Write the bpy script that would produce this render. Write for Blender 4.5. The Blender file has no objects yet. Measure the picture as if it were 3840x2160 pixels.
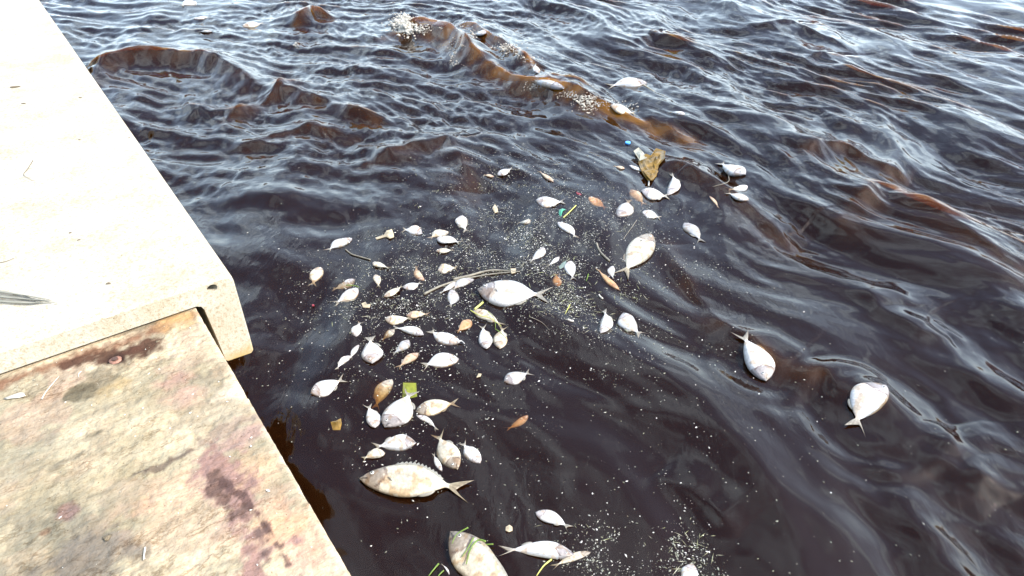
import bpy, math, random
import numpy as np
from mathutils import Vector, noise as mnoise
rnd = random.Random(7)
rs = np.random.RandomState(11)
SC = bpy.context.scene
COL = SC.collection

# ------------------------------------------------------------------ camera
H = 2.1                                   # camera height over mean water level
F = 2534.0                                # focal length in pixels of a 3840 wide frame
PITCH = math.atan(1204 / 1700)
cam = bpy.data.cameras.new('camera'); camo = bpy.data.objects.new('camera', cam); COL.objects.link(camo)
cam.sensor_width = 36.0; cam.lens = 36.0 * F / 3840.0
cam.clip_start = 0.02; cam.clip_end = 5000
camo.location = (0, 0, H); camo.rotation_euler = (math.pi / 2 - PITCH, 0, 0)
SC.camera = camo

# ------------------------------------------------------------------ light
SUN_EL, SUN_AZ = math.radians(45), math.radians(104)     # azimuth clockwise from +Y
w = bpy.data.worlds.new('World'); SC.world = w; w.use_nodes = True
nt = w.node_tree; nt.nodes.clear()
sky = nt.nodes.new('ShaderNodeTexSky'); sky.sky_type = 'NISHITA'; sky.sun_disc = False
sky.sun_elevation = SUN_EL; sky.sun_rotation = SUN_AZ
sky.air_density = 1.0; sky.dust_density = 2.2; sky.ozone_density = 1.6
bg = nt.nodes.new('ShaderNodeBackground'); bg.inputs['Strength'].default_value = 0.15
wo = nt.nodes.new('ShaderNodeOutputWorld')
# broken cloud as a flat layer seen in perspective, thickening to a pale haze low down, the same all round
wtc = nt.nodes.new('ShaderNodeTexCoord'); wsep = nt.nodes.new('ShaderNodeSeparateXYZ'); nt.links.new(wtc.outputs['Generated'], wsep.inputs[0])
def wmath(op, a, b=None, c=None):
    n = nt.nodes.new('ShaderNodeMath'); n.operation = op
    for i, v in enumerate((a, b, c)):
        if v is None: continue
        if isinstance(v, (int, float)): n.inputs[i].default_value = v
        else: nt.links.new(v, n.inputs[i])
    return n.outputs[0]
zc = wmath('MAXIMUM', wsep.outputs['Z'], 0.0); dv_ = wmath('ADD', zc, .22)
wcb = nt.nodes.new('ShaderNodeCombineXYZ'); nt.links.new(wmath('DIVIDE', wsep.outputs['X'], dv_), wcb.inputs[0]); nt.links.new(wmath('DIVIDE', wsep.outputs['Y'], dv_), wcb.inputs[1])
wn = nt.nodes.new('ShaderNodeTexNoise'); wn.inputs['Scale'].default_value = 2.2; wn.inputs['Detail'].default_value = 5; wn.inputs['Roughness'].default_value = .55
nt.links.new(wcb.outputs[0], wn.inputs['Vector'])
wr = nt.nodes.new('ShaderNodeMapRange'); wr.inputs['From Min'].default_value = .46; wr.inputs['From Max'].default_value = .64; wr.inputs['To Max'].default_value = .80
nt.links.new(wn.outputs['Fac'], wr.inputs['Value'])
low = wmath('MULTIPLY', wmath('POWER', wmath('SUBTRACT', 1.0, zc), 3.0), .85)
wx = nt.nodes.new('ShaderNodeMixRGB'); wx.inputs[2].default_value = (6.8, 8.3, 9.4, 1)
nt.links.new(wmath('MAXIMUM', wr.outputs[0], low), wx.inputs[0]); nt.links.new(sky.outputs[0], wx.inputs[1]); nt.links.new(wx.outputs[0], bg.inputs[0]); nt.links.new(bg.outputs[0], wo.inputs[0])
sd = bpy.data.lights.new('sun', 'SUN'); sd.energy = 2.6; sd.angle = math.radians(0.53); sd.color = (1, 0.95, 0.86)
so = bpy.data.objects.new('sun', sd); COL.objects.link(so)
sv = Vector((math.sin(SUN_AZ) * math.cos(SUN_EL), math.cos(SUN_AZ) * math.cos(SUN_EL), math.sin(SUN_EL)))
so.rotation_euler = sv.to_track_quat('Z', 'Y').to_euler(); so.location = sv * 20
vs = SC.view_settings; vs.view_transform = 'Standard'; vs.look = 'None'; vs.gamma = 1.0; vs.exposure = 1.5
vs.use_curve_mapping = False
SC.cycles.transparent_max_bounces = 12
SC.cycles.caustics_reflective = False; SC.cycles.caustics_refractive = False

# ------------------------------------------------------------------ maths helpers
_f = np.array([0, math.cos(PITCH), -math.sin(PITCH)]); _u = np.array([0, math.sin(PITCH), math.cos(PITCH)]); _r = np.array([1., 0, 0])
O = np.array([0, 0, H])
def ray(x, y): return _r * (x - 1920) / F - _u * (y - 1080) / F + _f
def at(x, y, z=0.0):
    """the point of height z seen at (x, y) of the 3840 x 2160 photograph"""
    d = ray(x, y); return O + d * ((z - H) / d[2])
def at2(x, y, z=0.0): return at(x * 1.4907, y * 1.4907, z)
def proj(p):
    q = np.asarray(p) - O; k = q @ _f
    return np.array([1920 + F * (q @ _r) / k, 1080 - F * (q @ _u) / k])

def lin(c): return tuple(((v / 255 + .055) / 1.055) ** 2.4 if v > 10 else v / 255 / 12.92 for v in c)

# ------------------------------------------------------------------ water height field
def _mk(seed, n, l0, l1, mean, spread, slope):
    r = np.random.RandomState(seed); out = []
    for i in range(n):
        lam = l0 * (l1 / l0) ** ((i + r.rand()) / n)
        a = math.radians(mean + r.randn() * spread); k = 2 * math.pi / lam
        out.append((k * math.cos(a), k * math.sin(a), r.rand() * 6.283, slope / k * (.6 + .8 * r.rand()), lam))
    return out
LONG = _mk(3, 12, .75, 2.4, 199, 14, .052)
MID = _mk(5, 26, .24, .75, 203, 21, .082)
FINE = _mk(8, 34, .07, .24, 207, 24, .042)
REFL = _mk(12, 20, .16, .8, 254, 15, .062)      # waves thrown back by the dock, strongest on its side
TINY = _mk(21, 30, .03, .07, 225, 50, .020)
WARP = [(r[0], r[1], r[2], .05) for r in _mk(31, 8, 1.8, 4.5, 100, 180, 1)]
WARP2 = [(r[0], r[1], r[2], .05) for r in _mk(37, 8, 1.8, 4.5, 100, 180, 1)]
GUST = [(r[0], r[1], r[2], 1) for r in _mk(41, 9, .9, 3.6, 100, 180, 1)]

def poly(pts): return [at2(*p)[:2] for p in pts]
RIDGES = [  # crest line (2576 px frame), height, front width, back width
    ([(975, 85), (1040, 70), (1110, 95), (1180, 140), (1280, 190), (1380, 228), (1480, 265), (1580, 290), (1660, 305), (1740, 335)], .095, .15, .34),
    ([(1140, 55), (1200, 75), (1275, 130), (1350, 182)], .07, .07, .12),
    ([(1005, 80), (1060, 66), (1110, 82), (1155, 120), (1200, 160)], .07, .10, .12),
    ([(225, 225), (270, 172), (330, 152), (430, 148), (520, 160), (600, 190), (680, 235)], .11, .20, .30),
    ([(560, 300), (640, 262), (700, 222), (760, 200)], .05, .10, .14),
    ([(672, 215), (700, 222), (790, 258), (880, 285), (950, 300)], .07, .13, .18),
    ([(740, 60), (785, 30), (835, 42)], .09, .09, .16),
    ([(560, 370), (680, 345), (800, 318), (900, 345)], .03, .12, .2),
    ([(940, 395), (1030, 372), (1120, 352), (1165, 400), (1200, 470)], .055, .16, .2),
    ([(1660, 395), (1740, 410), (1830, 470), (1900, 530), (1960, 578), (2010, 600)], .06, .14, .26),
    ([(2010, 392), (2060, 370), (2130, 372), (2200, 402), (2290, 430)], .07, .13, .22),
    ([(2120, 560), (2190, 480), (2250, 480), (2330, 530), (2420, 590), (2500, 650), (2600, 700)], .05, .14, .25),
    ([(1690, 600), (1740, 735), (1800, 800), (1890, 840), (1960, 905), (2060, 930)], .022, .08, .2),
    ([(2040, 880), (2110, 960), (2180, 985), (2260, 975)], .016, .07, .15),
    ([(1640, 1190), (1720, 1240), (1800, 1305), (1870, 1350)], .016, .07, .18),
    ([(2180, 690), (2240, 770), (2330, 830), (2420, 850)], .028, .1, .2),
    ([(2380, 1050), (2450, 1150), (2576, 1260)], .025, .12, .2),
    ([(1560, 110), (1640, 85), (1760, 130), (1860, 160)], .05, .12, .25),
    ([(1900, 70), (2000, 62), (2060, 95), (2140, 130)], .05, .12, .25),
    ([(2010, 150), (2080, 140), (2160, 190), (2260, 230)], .05, .12, .25),
    ([(470, 250), (560, 300), (640, 330)], .03, .12, .16),
    ([(1290, 150), (1400, 215), (1560, 255)], .03, .06, .1),
]
RIDGES = [(poly(p), a, f * .85, b * 1.0) for p, a, f, b in RIDGES]
_raft = [(at2(1500, 620), 1.0), (at2(1100, 720), .7), (at2(1150, 1000), .8), (at2(1500, 1350), .8), (at2(1420, 820), .6), (at2(2000, 1050), .6)]

def wave_h(x, y, fine=True):
    x = np.asarray(x, float); y = np.asarray(y, float)
    dist = np.sqrt(x * x + y * y)
    wx = x + sum(a * np.sin(kx * x + ky * y + ph) for kx, ky, ph, a in WARP)
    wy = y + sum(a * np.sin(kx * x + ky * y + ph) for kx, ky, ph, a in WARP2)
    gust = sum(a * np.sin(kx * x + ky * y + ph) for kx, ky, ph, a in GUST) / 3.0
    gust = np.clip(.85 + .25 * gust, .4, 1.4)
    calm = np.zeros_like(x)
    for c, r in _raft: calm = np.maximum(calm, np.exp(-(((x - c[0]) ** 2 + (y - c[1]) ** 2) / (r * r)) ** 1.5))
    far = 1 / (1 + (dist / 30) ** 2)
    near = np.clip((dist - 1.7) / 3.6, 0, 1)
    def spec(S, pw):
        h = 0
        for kx, ky, ph, a, lam in S:
            s = .5 + .5 * np.sin(kx * wx + ky * wy + ph)
            h = h + a * (2 * s ** pw - 1)
        return h
    left = np.clip((1.4 - x) / 2.6, 0, 1)
    out = spec(LONG, 1.4) * (.85 + .15 * near) * (1 - .2 * calm)
    out += spec(MID, 1.7) * (1 - .6 * left) * gust * (.95 + .10 * near) * (1 - .48 * calm)
    out += spec(REFL, 1.5) * left * (.25 + .7 * near) * (1 - .7 * calm)
    out += spec(FINE, 1.6) * gust ** 1.5 * (.20 + .80 * near) * (1 - .7 * calm)
    if fine: out += spec(TINY, 1.5) * gust ** 2 * (.08 + .9 * near ** 1.5) * (1 - .75 * calm) / (1 + (dist / 9) ** 4)
    out *= far * .80
    for P, amp, wf, wb in RIDGES:
        P = np.array(P); seg = np.diff(P, axis=0); L = np.linalg.norm(seg, axis=1); cum = np.concatenate([[0], np.cumsum(L)])
        lo = P.min(0) - 1.4; hi = P.max(0) + 1.4
        m = (x > lo[0]) & (x < hi[0]) & (y > lo[1]) & (y < hi[1])
        if not m.any(): continue
        px, py = x[m], y[m]
        px = px + .03 * np.sin(5 * py + 3 * px) + .010 * np.sin(23 * px + 5 * py); py = py + .03 * np.sin(5 * px + 1) + .008 * np.sin(27 * px - 9 * py)
        best = np.full(px.shape, 1e9); side = np.zeros(px.shape); arc = np.zeros(px.shape)
        for i in range(len(L)):
            t = np.clip(((px - P[i, 0]) * seg[i, 0] + (py - P[i, 1]) * seg[i, 1]) / L[i] ** 2, 0, 1)
            dx = px - P[i, 0] - t * seg[i, 0]; dy = py - P[i, 1] - t * seg[i, 1]; d = np.hypot(dx, dy)
            b = d < best
            best = np.where(b, d, best); arc = np.where(b, (cum[i] + t * L[i]) / cum[-1], arc)
            side = np.where(b, seg[i, 0] * dy - seg[i, 1] * dx, side)
        ww = np.where(side < 0, wf, wb)
        taper = np.clip(np.sin(np.pi * np.clip(arc, 0, 1)) * 1.6, 0, 1) ** .8
        taper = taper * (.92 + .08 * np.sin(arc * 17 + amp * 90))
        prof = np.exp(-(np.sqrt((best / ww) ** 2 + .0012)) ** 1.3 * 1.1)
        out[m] += 1.45 * amp * taper * prof
    # rings spreading from the bream that bobs far out on the right, and from its neighbour
    for cx, cy, r0, a in ((3262, 1535, .30, .004), (2850, 1345, .22, .003)):
        c = at(cx, cy); d = np.hypot(x - c[0], y - c[1])
        out += a * np.cos((d - r0) * 42) * np.exp(-((d - r0) / .12) ** 2)
    return out

def crest_glow(x, y):
    """painted amber glow of light through the thin, stirred-up breaking crests, 0..1"""
    out = np.zeros(len(x))
    for k, (P, amp, wf, wb) in enumerate(RIDGES):
        P = np.array(P); lo = P.min(0) - .8; hi = P.max(0) + .8; m = (x > lo[0]) & (x < hi[0]) & (y > lo[1]) & (y < hi[1])
        if not m.any(): continue
        px, py = x[m], y[m]; best = np.full(px.shape, 1e9); side = np.zeros(px.shape)
        for i in range(len(P) - 1):
            sg = P[i + 1] - P[i]; t = np.clip(((px - P[i, 0]) * sg[0] + (py - P[i, 1]) * sg[1]) / (sg @ sg), 0, 1)
            dx = px - P[i, 0] - t * sg[0]; dy = py - P[i, 1] - t * sg[1]; d = np.hypot(dx, dy); b = d < best
            best = np.where(b, d, best); side = np.where(b, sg[0] * dy - sg[1] * dx, side)
        br = 1.0 if k in (0, 1, 2) else (.55 if k == 6 else (0 if k > 12 else .24))
        nz = .6 + .4 * np.sin(px * 9 + 3 * np.sin(py * 7)) * np.sin(py * 11 + 2 * np.sin(px * 8))
        w_ = np.where(side < 0, wf * 1.3, .05)
        out[m] = np.maximum(out[m], br * nz * np.exp(-(best / w_) ** 2))
    return np.clip(out, 0, 1)

def surf(px, py):
    """point of the wavy water surface seen at photograph pixel (px, py)"""
    z = 0.0
    for _ in range(5):
        p = at(px, py, z); z = .5 * z + .5 * float(wave_h(np.array([p[0]]), np.array([p[1]]))[0])
    p = at(px, py, z); return p

# ------------------------------------------------------------------ materials
def mat(name, base=(.5, .5, .5), rough=.5, attr=False, spec=.5, noise_amt=.0, noise_scale=20, bump=0, bump_scale=60, sss=0, transl=0, alpha=1.0, metallic=0):
    m = bpy.data.materials.new(name); m.use_nodes = True; N = m.node_tree.nodes; Lk = m.node_tree.links
    b = N['Principled BSDF']; b.inputs['Roughness'].default_value = rough; b.inputs['Specular IOR Level'].default_value = spec
    b.inputs['Metallic'].default_value = metallic
    col = N.new('ShaderNodeRGB'); col.outputs[0].default_value = (*base, 1); out = col.outputs[0]
    if attr:
        a = N.new('ShaderNodeVertexColor'); a.layer_name = 'Col'
        mx = N.new('ShaderNodeMixRGB'); mx.blend_type = 'MULTIPLY'; mx.inputs[0].default_value = 1
        Lk.new(out, mx.inputs[1]); Lk.new(a.outputs[0], mx.inputs[2]); out = mx.outputs[0]
    tc = N.new('ShaderNodeTexCoord')
    if noise_amt:
        n = N.new('ShaderNodeTexNoise'); n.inputs['Scale'].default_value = noise_scale; n.inputs['Detail'].default_value = 6
        Lk.new(tc.outputs['Object'], n.inputs['Vector'])
        mr = N.new('ShaderNodeMapRange'); mr.inputs['From Min'].default_value = .3; mr.inputs['From Max'].default_value = .7
        mr.inputs['To Min'].default_value = 1 - noise_amt; mr.inputs['To Max'].default_value = 1
        Lk.new(n.outputs['Fac'], mr.inputs['Value'])
        mx = N.new('ShaderNodeMixRGB'); mx.blend_type = 'MULTIPLY'; mx.inputs[0].default_value = 1
        Lk.new(out, mx.inputs[1]); Lk.new(mr.outputs[0], mx.inputs[2]); out = mx.outputs[0]
    Lk.new(out, b.inputs['Base Color'])
    if bump:
        n = N.new('ShaderNodeTexNoise'); n.inputs['Scale'].default_value = bump_scale; n.inputs['Detail'].default_value = 5
        Lk.new(tc.outputs['Object'], n.inputs['Vector'])
        bp = N.new('ShaderNodeBump'); bp.inputs['Strength'].default_value = 1; bp.inputs['Distance'].default_value = bump
        Lk.new(n.outputs['Fac'], bp.inputs['Height']); Lk.new(bp.outputs[0], b.inputs['Normal'])
    if sss:
        b.inputs['Subsurface Weight'].default_value = sss; b.inputs['Subsurface Radius'].default_value = (.01, .006, .004); b.inputs['Subsurface Scale'].default_value = .5
    if transl:
        t = N.new('ShaderNodeBsdfTranslucent'); Lk.new(out, t.inputs[0]); ms = N.new('ShaderNodeMixShader'); ms.inputs[0].default_value = transl
        Lk.new(b.outputs[0], ms.inputs[1]); Lk.new(t.outputs[0], ms.inputs[2]); Lk.new(ms.outputs[0], N['Material Output'].inputs[0])
    if alpha < 1: b.inputs['Alpha'].default_value = alpha
    return m

def water_material():
    m = bpy.data.materials.new('brown_water'); m.use_nodes = True; N = m.node_tree.nodes; Lk = m.node_tree.links; N.clear()
    o = N.new('ShaderNodeOutputMaterial'); geo = N.new('ShaderNodeNewGeometry'); tc = N.new('ShaderNodeTexCoord')
    # capillary ripples too fine for the mesh
    mp = N.new('ShaderNodeMapping'); mp.inputs['Rotation'].default_value = (0, 0, math.radians(-35)); mp.inputs['Scale'].default_value = (1.9, .8, 1)
    Lk.new(tc.outputs['Object'], mp.inputs['Vector'])
    n1 = N.new('ShaderNodeTexNoise'); n1.inputs['Scale'].default_value = 9; n1.inputs['Detail'].default_value = 2.5; n1.inputs['Roughness'].default_value = .55; n1.inputs['Distortion'].default_value = .6
    Lk.new(mp.outputs[0], n1.inputs['Vector'])
    n2 = N.new('ShaderNodeTexNoise'); n2.inputs['Scale'].default_value = 1.1; n2.inputs['Detail'].default_value = 2
    Lk.new(tc.outputs['Object'], n2.inputs['Vector'])
    pr = N.new('ShaderNodeMapRange'); pr.inputs['From Min'].default_value = .42; pr.inputs['From Max'].default_value = .66; pr.inputs['To Min'].default_value = .15; pr.inputs['To Max'].default_value = 1
    Lk.new(n2.outputs['Fac'], pr.inputs['Value'])
    ml = N.new('ShaderNodeMath'); ml.operation = 'MULTIPLY'; Lk.new(n1.outputs['Fac'], ml.inputs[0]); Lk.new(pr.outputs[0], ml.inputs[1])
    bp = N.new('ShaderNodeBump'); bp.inputs['Strength'].default_value = 1; bp.inputs['Distance'].default_value = .004
    Lk.new(ml.outputs[0], bp.inputs['Height'])
    fr = N.new('ShaderNodeFresnel'); fr.inputs['IOR'].default_value = 1.333; Lk.new(bp.outputs[0], fr.inputs['Normal'])
    inv = N.new('ShaderNodeMath'); inv.operation = 'SUBTRACT'; inv.inputs[0].default_value = 1; Lk.new(geo.outputs['Backfacing'], inv.inputs[1])
    fm = N.new('ShaderNodeMath'); fm.operation = 'MULTIPLY'; Lk.new(fr.outputs[0], fm.inputs[0]); Lk.new(inv.outputs[0], fm.inputs[1])
    gl = N.new('ShaderNodeBsdfGlossy'); gl.inputs['Roughness'].default_value = .02; gl.inputs['Color'].default_value = (1, 1, 1, 1); Lk.new(bp.outputs[0], gl.inputs['Normal'])
    tr = N.new('ShaderNodeBsdfTransparent'); tr.inputs[0].default_value = (.97, .95, .92, 1)
    df = N.new('ShaderNodeBsdfDiffuse'); df.inputs[0].default_value = (.10, .030, .012, 1)
    tl = N.new('ShaderNodeBsdfTranslucent'); tl.inputs[0].default_value = (.85, .44, .05, 1)
    m1 = N.new('ShaderNodeMixShader'); m1.inputs[0].default_value = .5; Lk.new(df.outputs[0], m1.inputs[1]); Lk.new(tl.outputs[0], m1.inputs[2])
    m2 = N.new('ShaderNodeMixShader'); 
    aa = N.new('ShaderNodeVertexColor'); aa.layer_name = 'CrestGlow'; am = N.new('ShaderNodeMapRange'); am.inputs['To Min'].default_value = .19; am.inputs['To Max'].default_value = .85
    Lk.new(aa.outputs[0], am.inputs['Value']); Lk.new(am.outputs[0], m2.inputs[0])
    dc = N.new('ShaderNodeMixRGB'); dc.inputs[1].default_value = (.085, .027, .008, 1); dc.inputs[2].default_value = (.30, .13, .012, 1); Lk.new(aa.outputs[0], dc.inputs[0]); Lk.new(dc.outputs[0], df.inputs[0]); Lk.new(tr.outputs[0], m2.inputs[1]); Lk.new(m1.outputs[0], m2.inputs[2])  # amber of light shining through thin crests, painted into the diffuse colour
    m3 = N.new('ShaderNodeMixShader'); Lk.new(fm.outputs[0], m3.inputs[0]); Lk.new(m2.outputs[0], m3.inputs[1]); Lk.new(gl.outputs[0], m3.inputs[2])
    Lk.new(m3.outputs[0], o.inputs['Surface'])
    va = N.new('ShaderNodeVolumeAbsorption'); va.inputs['Color'].default_value = (.77, .56, .04, 1); va.inputs['Density'].default_value = 28
    Lk.new(va.outputs[0], o.inputs['Volume'])
    return m

M = {}
M['water'] = water_material()
M['fish_white'] = mat('fish_white', (.57, .56, .55), .24, True, .5, .34, 85, .0016, 260)
M['fish_cream'] = mat('fish_cream', (.55, .495, .39), .26, True, .5, .38, 80, .0016, 260)
M['fish_tan'] = mat('fish_tan', (.50, .37, .25), .38, True, .5, .3, 45, .0012, 200)
M['fish_grey'] = mat('fish_grey', (.40, .39, .385), .30, True, .5, .3, 45, .0014, 200)
M['fish_orange'] = mat('fish_orange', (.46, .27, .13), .4, True, .5, .3, 40, .0012, 200)
M['eye'] = mat('fish_eye', (1, 1, 1), .15, True)
M['fin'] = mat('fish_fin', (.62, .60, .55), .4, True, transl=.35)
M['debris'] = mat('debris', (1, 1, 1), .6, True)
M['foam'] = mat('foam', (.56, .52, .45), .4, noise_amt=.4, noise_scale=60)
M['plant_green'] = mat('plant_green', (.16, .26, .04), .45, True, noise_amt=.3, transl=.25)
M['plant_yellow'] = mat('plant_yellow', (.50, .50, .12), .45, True, noise_amt=.3)
M['stem_brown'] = mat('stem_brown', (.22, .195, .15), .6, True, noise_amt=.4, noise_scale=60)
M['leaf_brown'] = mat('leaf_brown', (.36, .22, .05), .25, True, noise_amt=.5, noise_scale=38, transl=.4)
M['leaf_tan'] = mat('leaf_tan', (.44, .36, .24), .5, True, noise_amt=.35, noise_scale=40)
M['twig'] = mat('dry_twig', (.16, .12, .07), .7, True, noise_amt=.4)
M['blue'] = mat('blue_plastic', (.08, .36, .90), .35, True)
M['green_plastic'] = mat('green_plastic', (.04, .26, .16), .35, True)
M['red'] = mat('red_plastic', (.25, .03, .04), .4, True)

def slab_mat(name, fine, spk, bumpd, grain=1, cracks=False):
    m = bpy.data.materials.new(name); m.use_nodes = True; N = m.node_tree.nodes; Lk = m.node_tree.links; b = N['Principled BSDF']
    b.inputs['Roughness'].default_value = .85; b.inputs['Specular IOR Level'].default_value = .25
    a = N.new('ShaderNodeVertexColor'); a.layer_name = 'Col'; tc = N.new('ShaderNodeTexCoord'); out = a.outputs[0]
    def mul(out, fac_out):
        mx = N.new('ShaderNodeMixRGB'); mx.blend_type = 'MULTIPLY'; mx.inputs[0].default_value = 1
        Lk.new(out, mx.inputs[1]); Lk.new(fac_out, mx.inputs[2]); return mx.outputs[0]
    mpg = N.new('ShaderNodeMapping'); mpg.inputs['Scale'].default_value = (grain, 1, 1); Lk.new(tc.outputs['Object'], mpg.inputs['Vector'])
    if cracks:
        for sd_, sc_ in ((0, 6), (5, 13)):
            n = N.new('ShaderNodeTexNoise'); n.inputs['Scale'].default_value = sc_; n.inputs['Detail'].default_value = 7; n.inputs['Roughness'].default_value = .6
            mq = N.new('ShaderNodeMapping'); mq.inputs['Location'].default_value = (sd_, sd_, 0); mq.inputs['Scale'].default_value = (.5, 1, 1); Lk.new(tc.outputs['Object'], mq.inputs['Vector']); Lk.new(mq.outputs[0], n.inputs['Vector'])
            cr = N.new('ShaderNodeValToRGB'); e = cr.color_ramp.elements; e[0].position = .452; e[0].color = (1, 1, 1, 1); e[1].position = .476; e[1].color = (1, 1, 1, 1)
            x = e.new(.464); x.color = (.62, .56, .50, 1); Lk.new(n.outputs['Fac'], cr.inputs[0])
            nm = N.new('ShaderNodeTexNoise'); nm.inputs['Scale'].default_value = 4 + sd_; Lk.new(tc.outputs['Object'], nm.inputs['Vector'])
            mk = N.new('ShaderNodeMapRange'); mk.inputs['From Min'].default_value = .48; mk.inputs['From Max'].default_value = .60; Lk.new(nm.outputs['Fac'], mk.inputs['Value'])
            mw = N.new('ShaderNodeMixRGB'); mw.inputs[1].default_value = (1, 1, 1, 1); Lk.new(mk.outputs[0], mw.inputs[0]); Lk.new(cr.outputs[0], mw.inputs[2]); out = mul(out, mw.outputs[0])
    for sc, lo, f0, f1, det in fine:
        n = N.new('ShaderNodeTexNoise'); n.inputs['Scale'].default_value = sc; n.inputs['Detail'].default_value = det; n.inputs['Roughness'].default_value = .65
        Lk.new(mpg.outputs[0], n.inputs['Vector'])
        cr = N.new('ShaderNodeValToRGB'); cr.color_ramp.elements[0].position = f0; cr.color_ramp.elements[1].position = f1
        cr.color_ramp.elements[0].color = (*lo, 1); cr.color_ramp.elements[1].color = (1, 1, 1, 1)
        Lk.new(n.outputs['Fac'], cr.inputs[0]); out = mul(out, cr.outputs[0])
    v = N.new('ShaderNodeTexVoronoi'); v.inputs['Scale'].default_value = spk[0]; v.inputs['Randomness'].default_value = 1
    Lk.new(tc.outputs['Object'], v.inputs['Vector'])
    cr = N.new('ShaderNodeValToRGB'); cr.color_ramp.elements[0].position = spk[1]; cr.color_ramp.elements[1].position = spk[1] + .05
    cr.color_ramp.elements[0].color = (*spk[2], 1); cr.color_ramp.elements[1].color = (1, 1, 1, 1)
    Lk.new(v.outputs['Distance'], cr.inputs[0]); out = mul(out, cr.outputs[0])
    if name == 'cap_concrete':      # yellow-brown tide stain at the foot of the drop edge
        sp = N.new('ShaderNodeSeparateXYZ'); Lk.new(tc.outputs['Object'], sp.inputs[0]); nn = N.new('ShaderNodeTexNoise'); nn.inputs['Scale'].default_value = 22; nn.inputs['Detail'].default_value = 5; Lk.new(tc.outputs['Object'], nn.inputs['Vector'])
        ad = N.new('ShaderNodeMath'); ad.operation = 'MULTIPLY_ADD'; ad.inputs[1].default_value = -.09; Lk.new(nn.outputs['Fac'], ad.inputs[0]); Lk.new(sp.outputs['Z'], ad.inputs[2])
        mr = N.new('ShaderNodeMapRange'); mr.inputs['From Min'].default_value = .475; mr.inputs['From Max'].default_value = .54; mr.inputs['To Min'].default_value = 1; mr.inputs['To Max'].default_value = 0; Lk.new(ad.outputs[0], mr.inputs['Value'])
        mx = N.new('ShaderNodeMixRGB'); mx.inputs[2].default_value = (.36, .25, .09, 1); Lk.new(mr.outputs[0], mx.inputs[0]); Lk.new(out, mx.inputs[1]); out = mx.outputs[0]
    Lk.new(out, b.inputs['Base Color'])
    n = N.new('ShaderNodeTexNoise'); n.inputs['Scale'].default_value = 140; n.inputs['Detail'].default_value = 8; Lk.new(tc.outputs['Object'], n.inputs['Vector'])
    bp = N.new('ShaderNodeBump'); bp.inputs['Distance'].default_value = bumpd; Lk.new(n.outputs['Fac'], bp.inputs['Height']); Lk.new(bp.outputs[0], b.inputs['Normal'])
    return m
M['cap'] = slab_mat('cap_concrete', [(90, (.74, .67, .56), .34, .50, 9), (4, (.84, .79, .70), .36, .60, 6), (260, (.72, .66, .56), .32, .45, 3)], (55, .05, (.40, .34, .27)), .0018)
M['base'] = slab_mat('base_stone', [(60, (.84, .80, .75), .32, .56, 9), (14, (.84, .81, .75), .3, .6, 8), (210, (.80, .76, .72), .35, .5, 4)], (38, .03, (.35, .3, .25)), .0035, .5, True)

# ------------------------------------------------------------------ mesh helpers
def mesh_obj(name, V, Fc, material, parent=None, col=None, smooth=True, loc=None):
    me = bpy.data.meshes.new(name); me.from_pydata([tuple(v) for v in V], [], [tuple(f) for f in Fc]); me.update()
    if col is not None:
        ca = me.color_attributes.new('Col', 'FLOAT_COLOR', 'POINT')
        c = np.ones((len(V), 4), np.float32); c[:, :3] = np.asarray(col, np.float32).reshape(-1, 3) if np.ndim(col) > 1 else col
        ca.data.foreach_set('color', c.ravel())
    if smooth: me.polygons.foreach_set('use_smooth', [True] * len(me.polygons))
    if material: me.materials.append(material)
    o = bpy.data.objects.new(name, me); COL.objects.link(o)
    if loc is not None: o.location = loc
    if parent: o.parent = parent
    return o
def tag(o, label=None, cat=None, group=None, kind=None):
    if label: o['label'] = label
    if cat: o['category'] = cat
    if group: o['group'] = group
    if kind: o['kind'] = kind
    return o
def grid_mesh(name, xs, ys, Z, material, extra=None, col=None):
    nx, ny = len(xs), len(ys)
    X, Y = np.meshgrid(xs, ys)
    V = np.stack([X.ravel(), Y.ravel(), Z.ravel()], 1)
    i = np.arange(nx * ny).reshape(ny, nx)
    Q = np.stack([i[:-1, :-1].ravel(), i[:-1, 1:].ravel(), i[1:, 1:].ravel(), i[1:, :-1].ravel()], 1)
    faces = [Q]
    if extra is not None:      # closed body: walls down to z = extra
        b = np.concatenate([i[0, :], i[1:, -1], i[-1, -2::-1], i[-2:0:-1, 0]])
        W = V[b].copy(); W[:, 2] = extra; k = len(V); n = len(b); V = np.vstack([V, W])
        j = np.arange(n); j2 = (j + 1) % n
        faces.append(np.stack([b[j2], b[j], k + j, k + j2], 1))
        corners = [k, k + nx - 1, k + nx - 1 + ny - 1, k + 2 * (nx - 1) + ny - 1]
        bottom = list(range(k + n - 1, k - 1, -1))
    Q = np.vstack(faces)
    me = bpy.data.meshes.new(name)
    nl = Q.size; tot = nl + (n if extra is not None else 0); nf = len(Q) + (1 if extra is not None else 0)
    me.vertices.add(len(V)); me.vertices.foreach_set('co', V.astype(np.float32).ravel())
    me.loops.add(tot); lv = Q.ravel()
    if extra is not None: lv = np.concatenate([lv, bottom])
    me.loops.foreach_set('vertex_index', lv.astype(np.int32))
    me.polygons.add(nf); me.polygons.foreach_set('loop_start', np.arange(nf, dtype=np.int32) * 4)
    me.update(calc_edges=True); me.validate()
    me.polygons.foreach_set('use_smooth', [True] * len(me.polygons))
    if col is not None:
        ca = me.color_attributes.new('Col', 'FLOAT_COLOR', 'POINT'); c = np.ones((len(V), 4), np.float32); c[:len(col), :3] = col
        if len(V) > len(col): c[len(col):, :3] = col.mean(0)
        ca.data.foreach_set('color', c.ravel())
    me.materials.append(material)
    o = bpy.data.objects.new(name, me); COL.objects.link(o); return o

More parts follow.
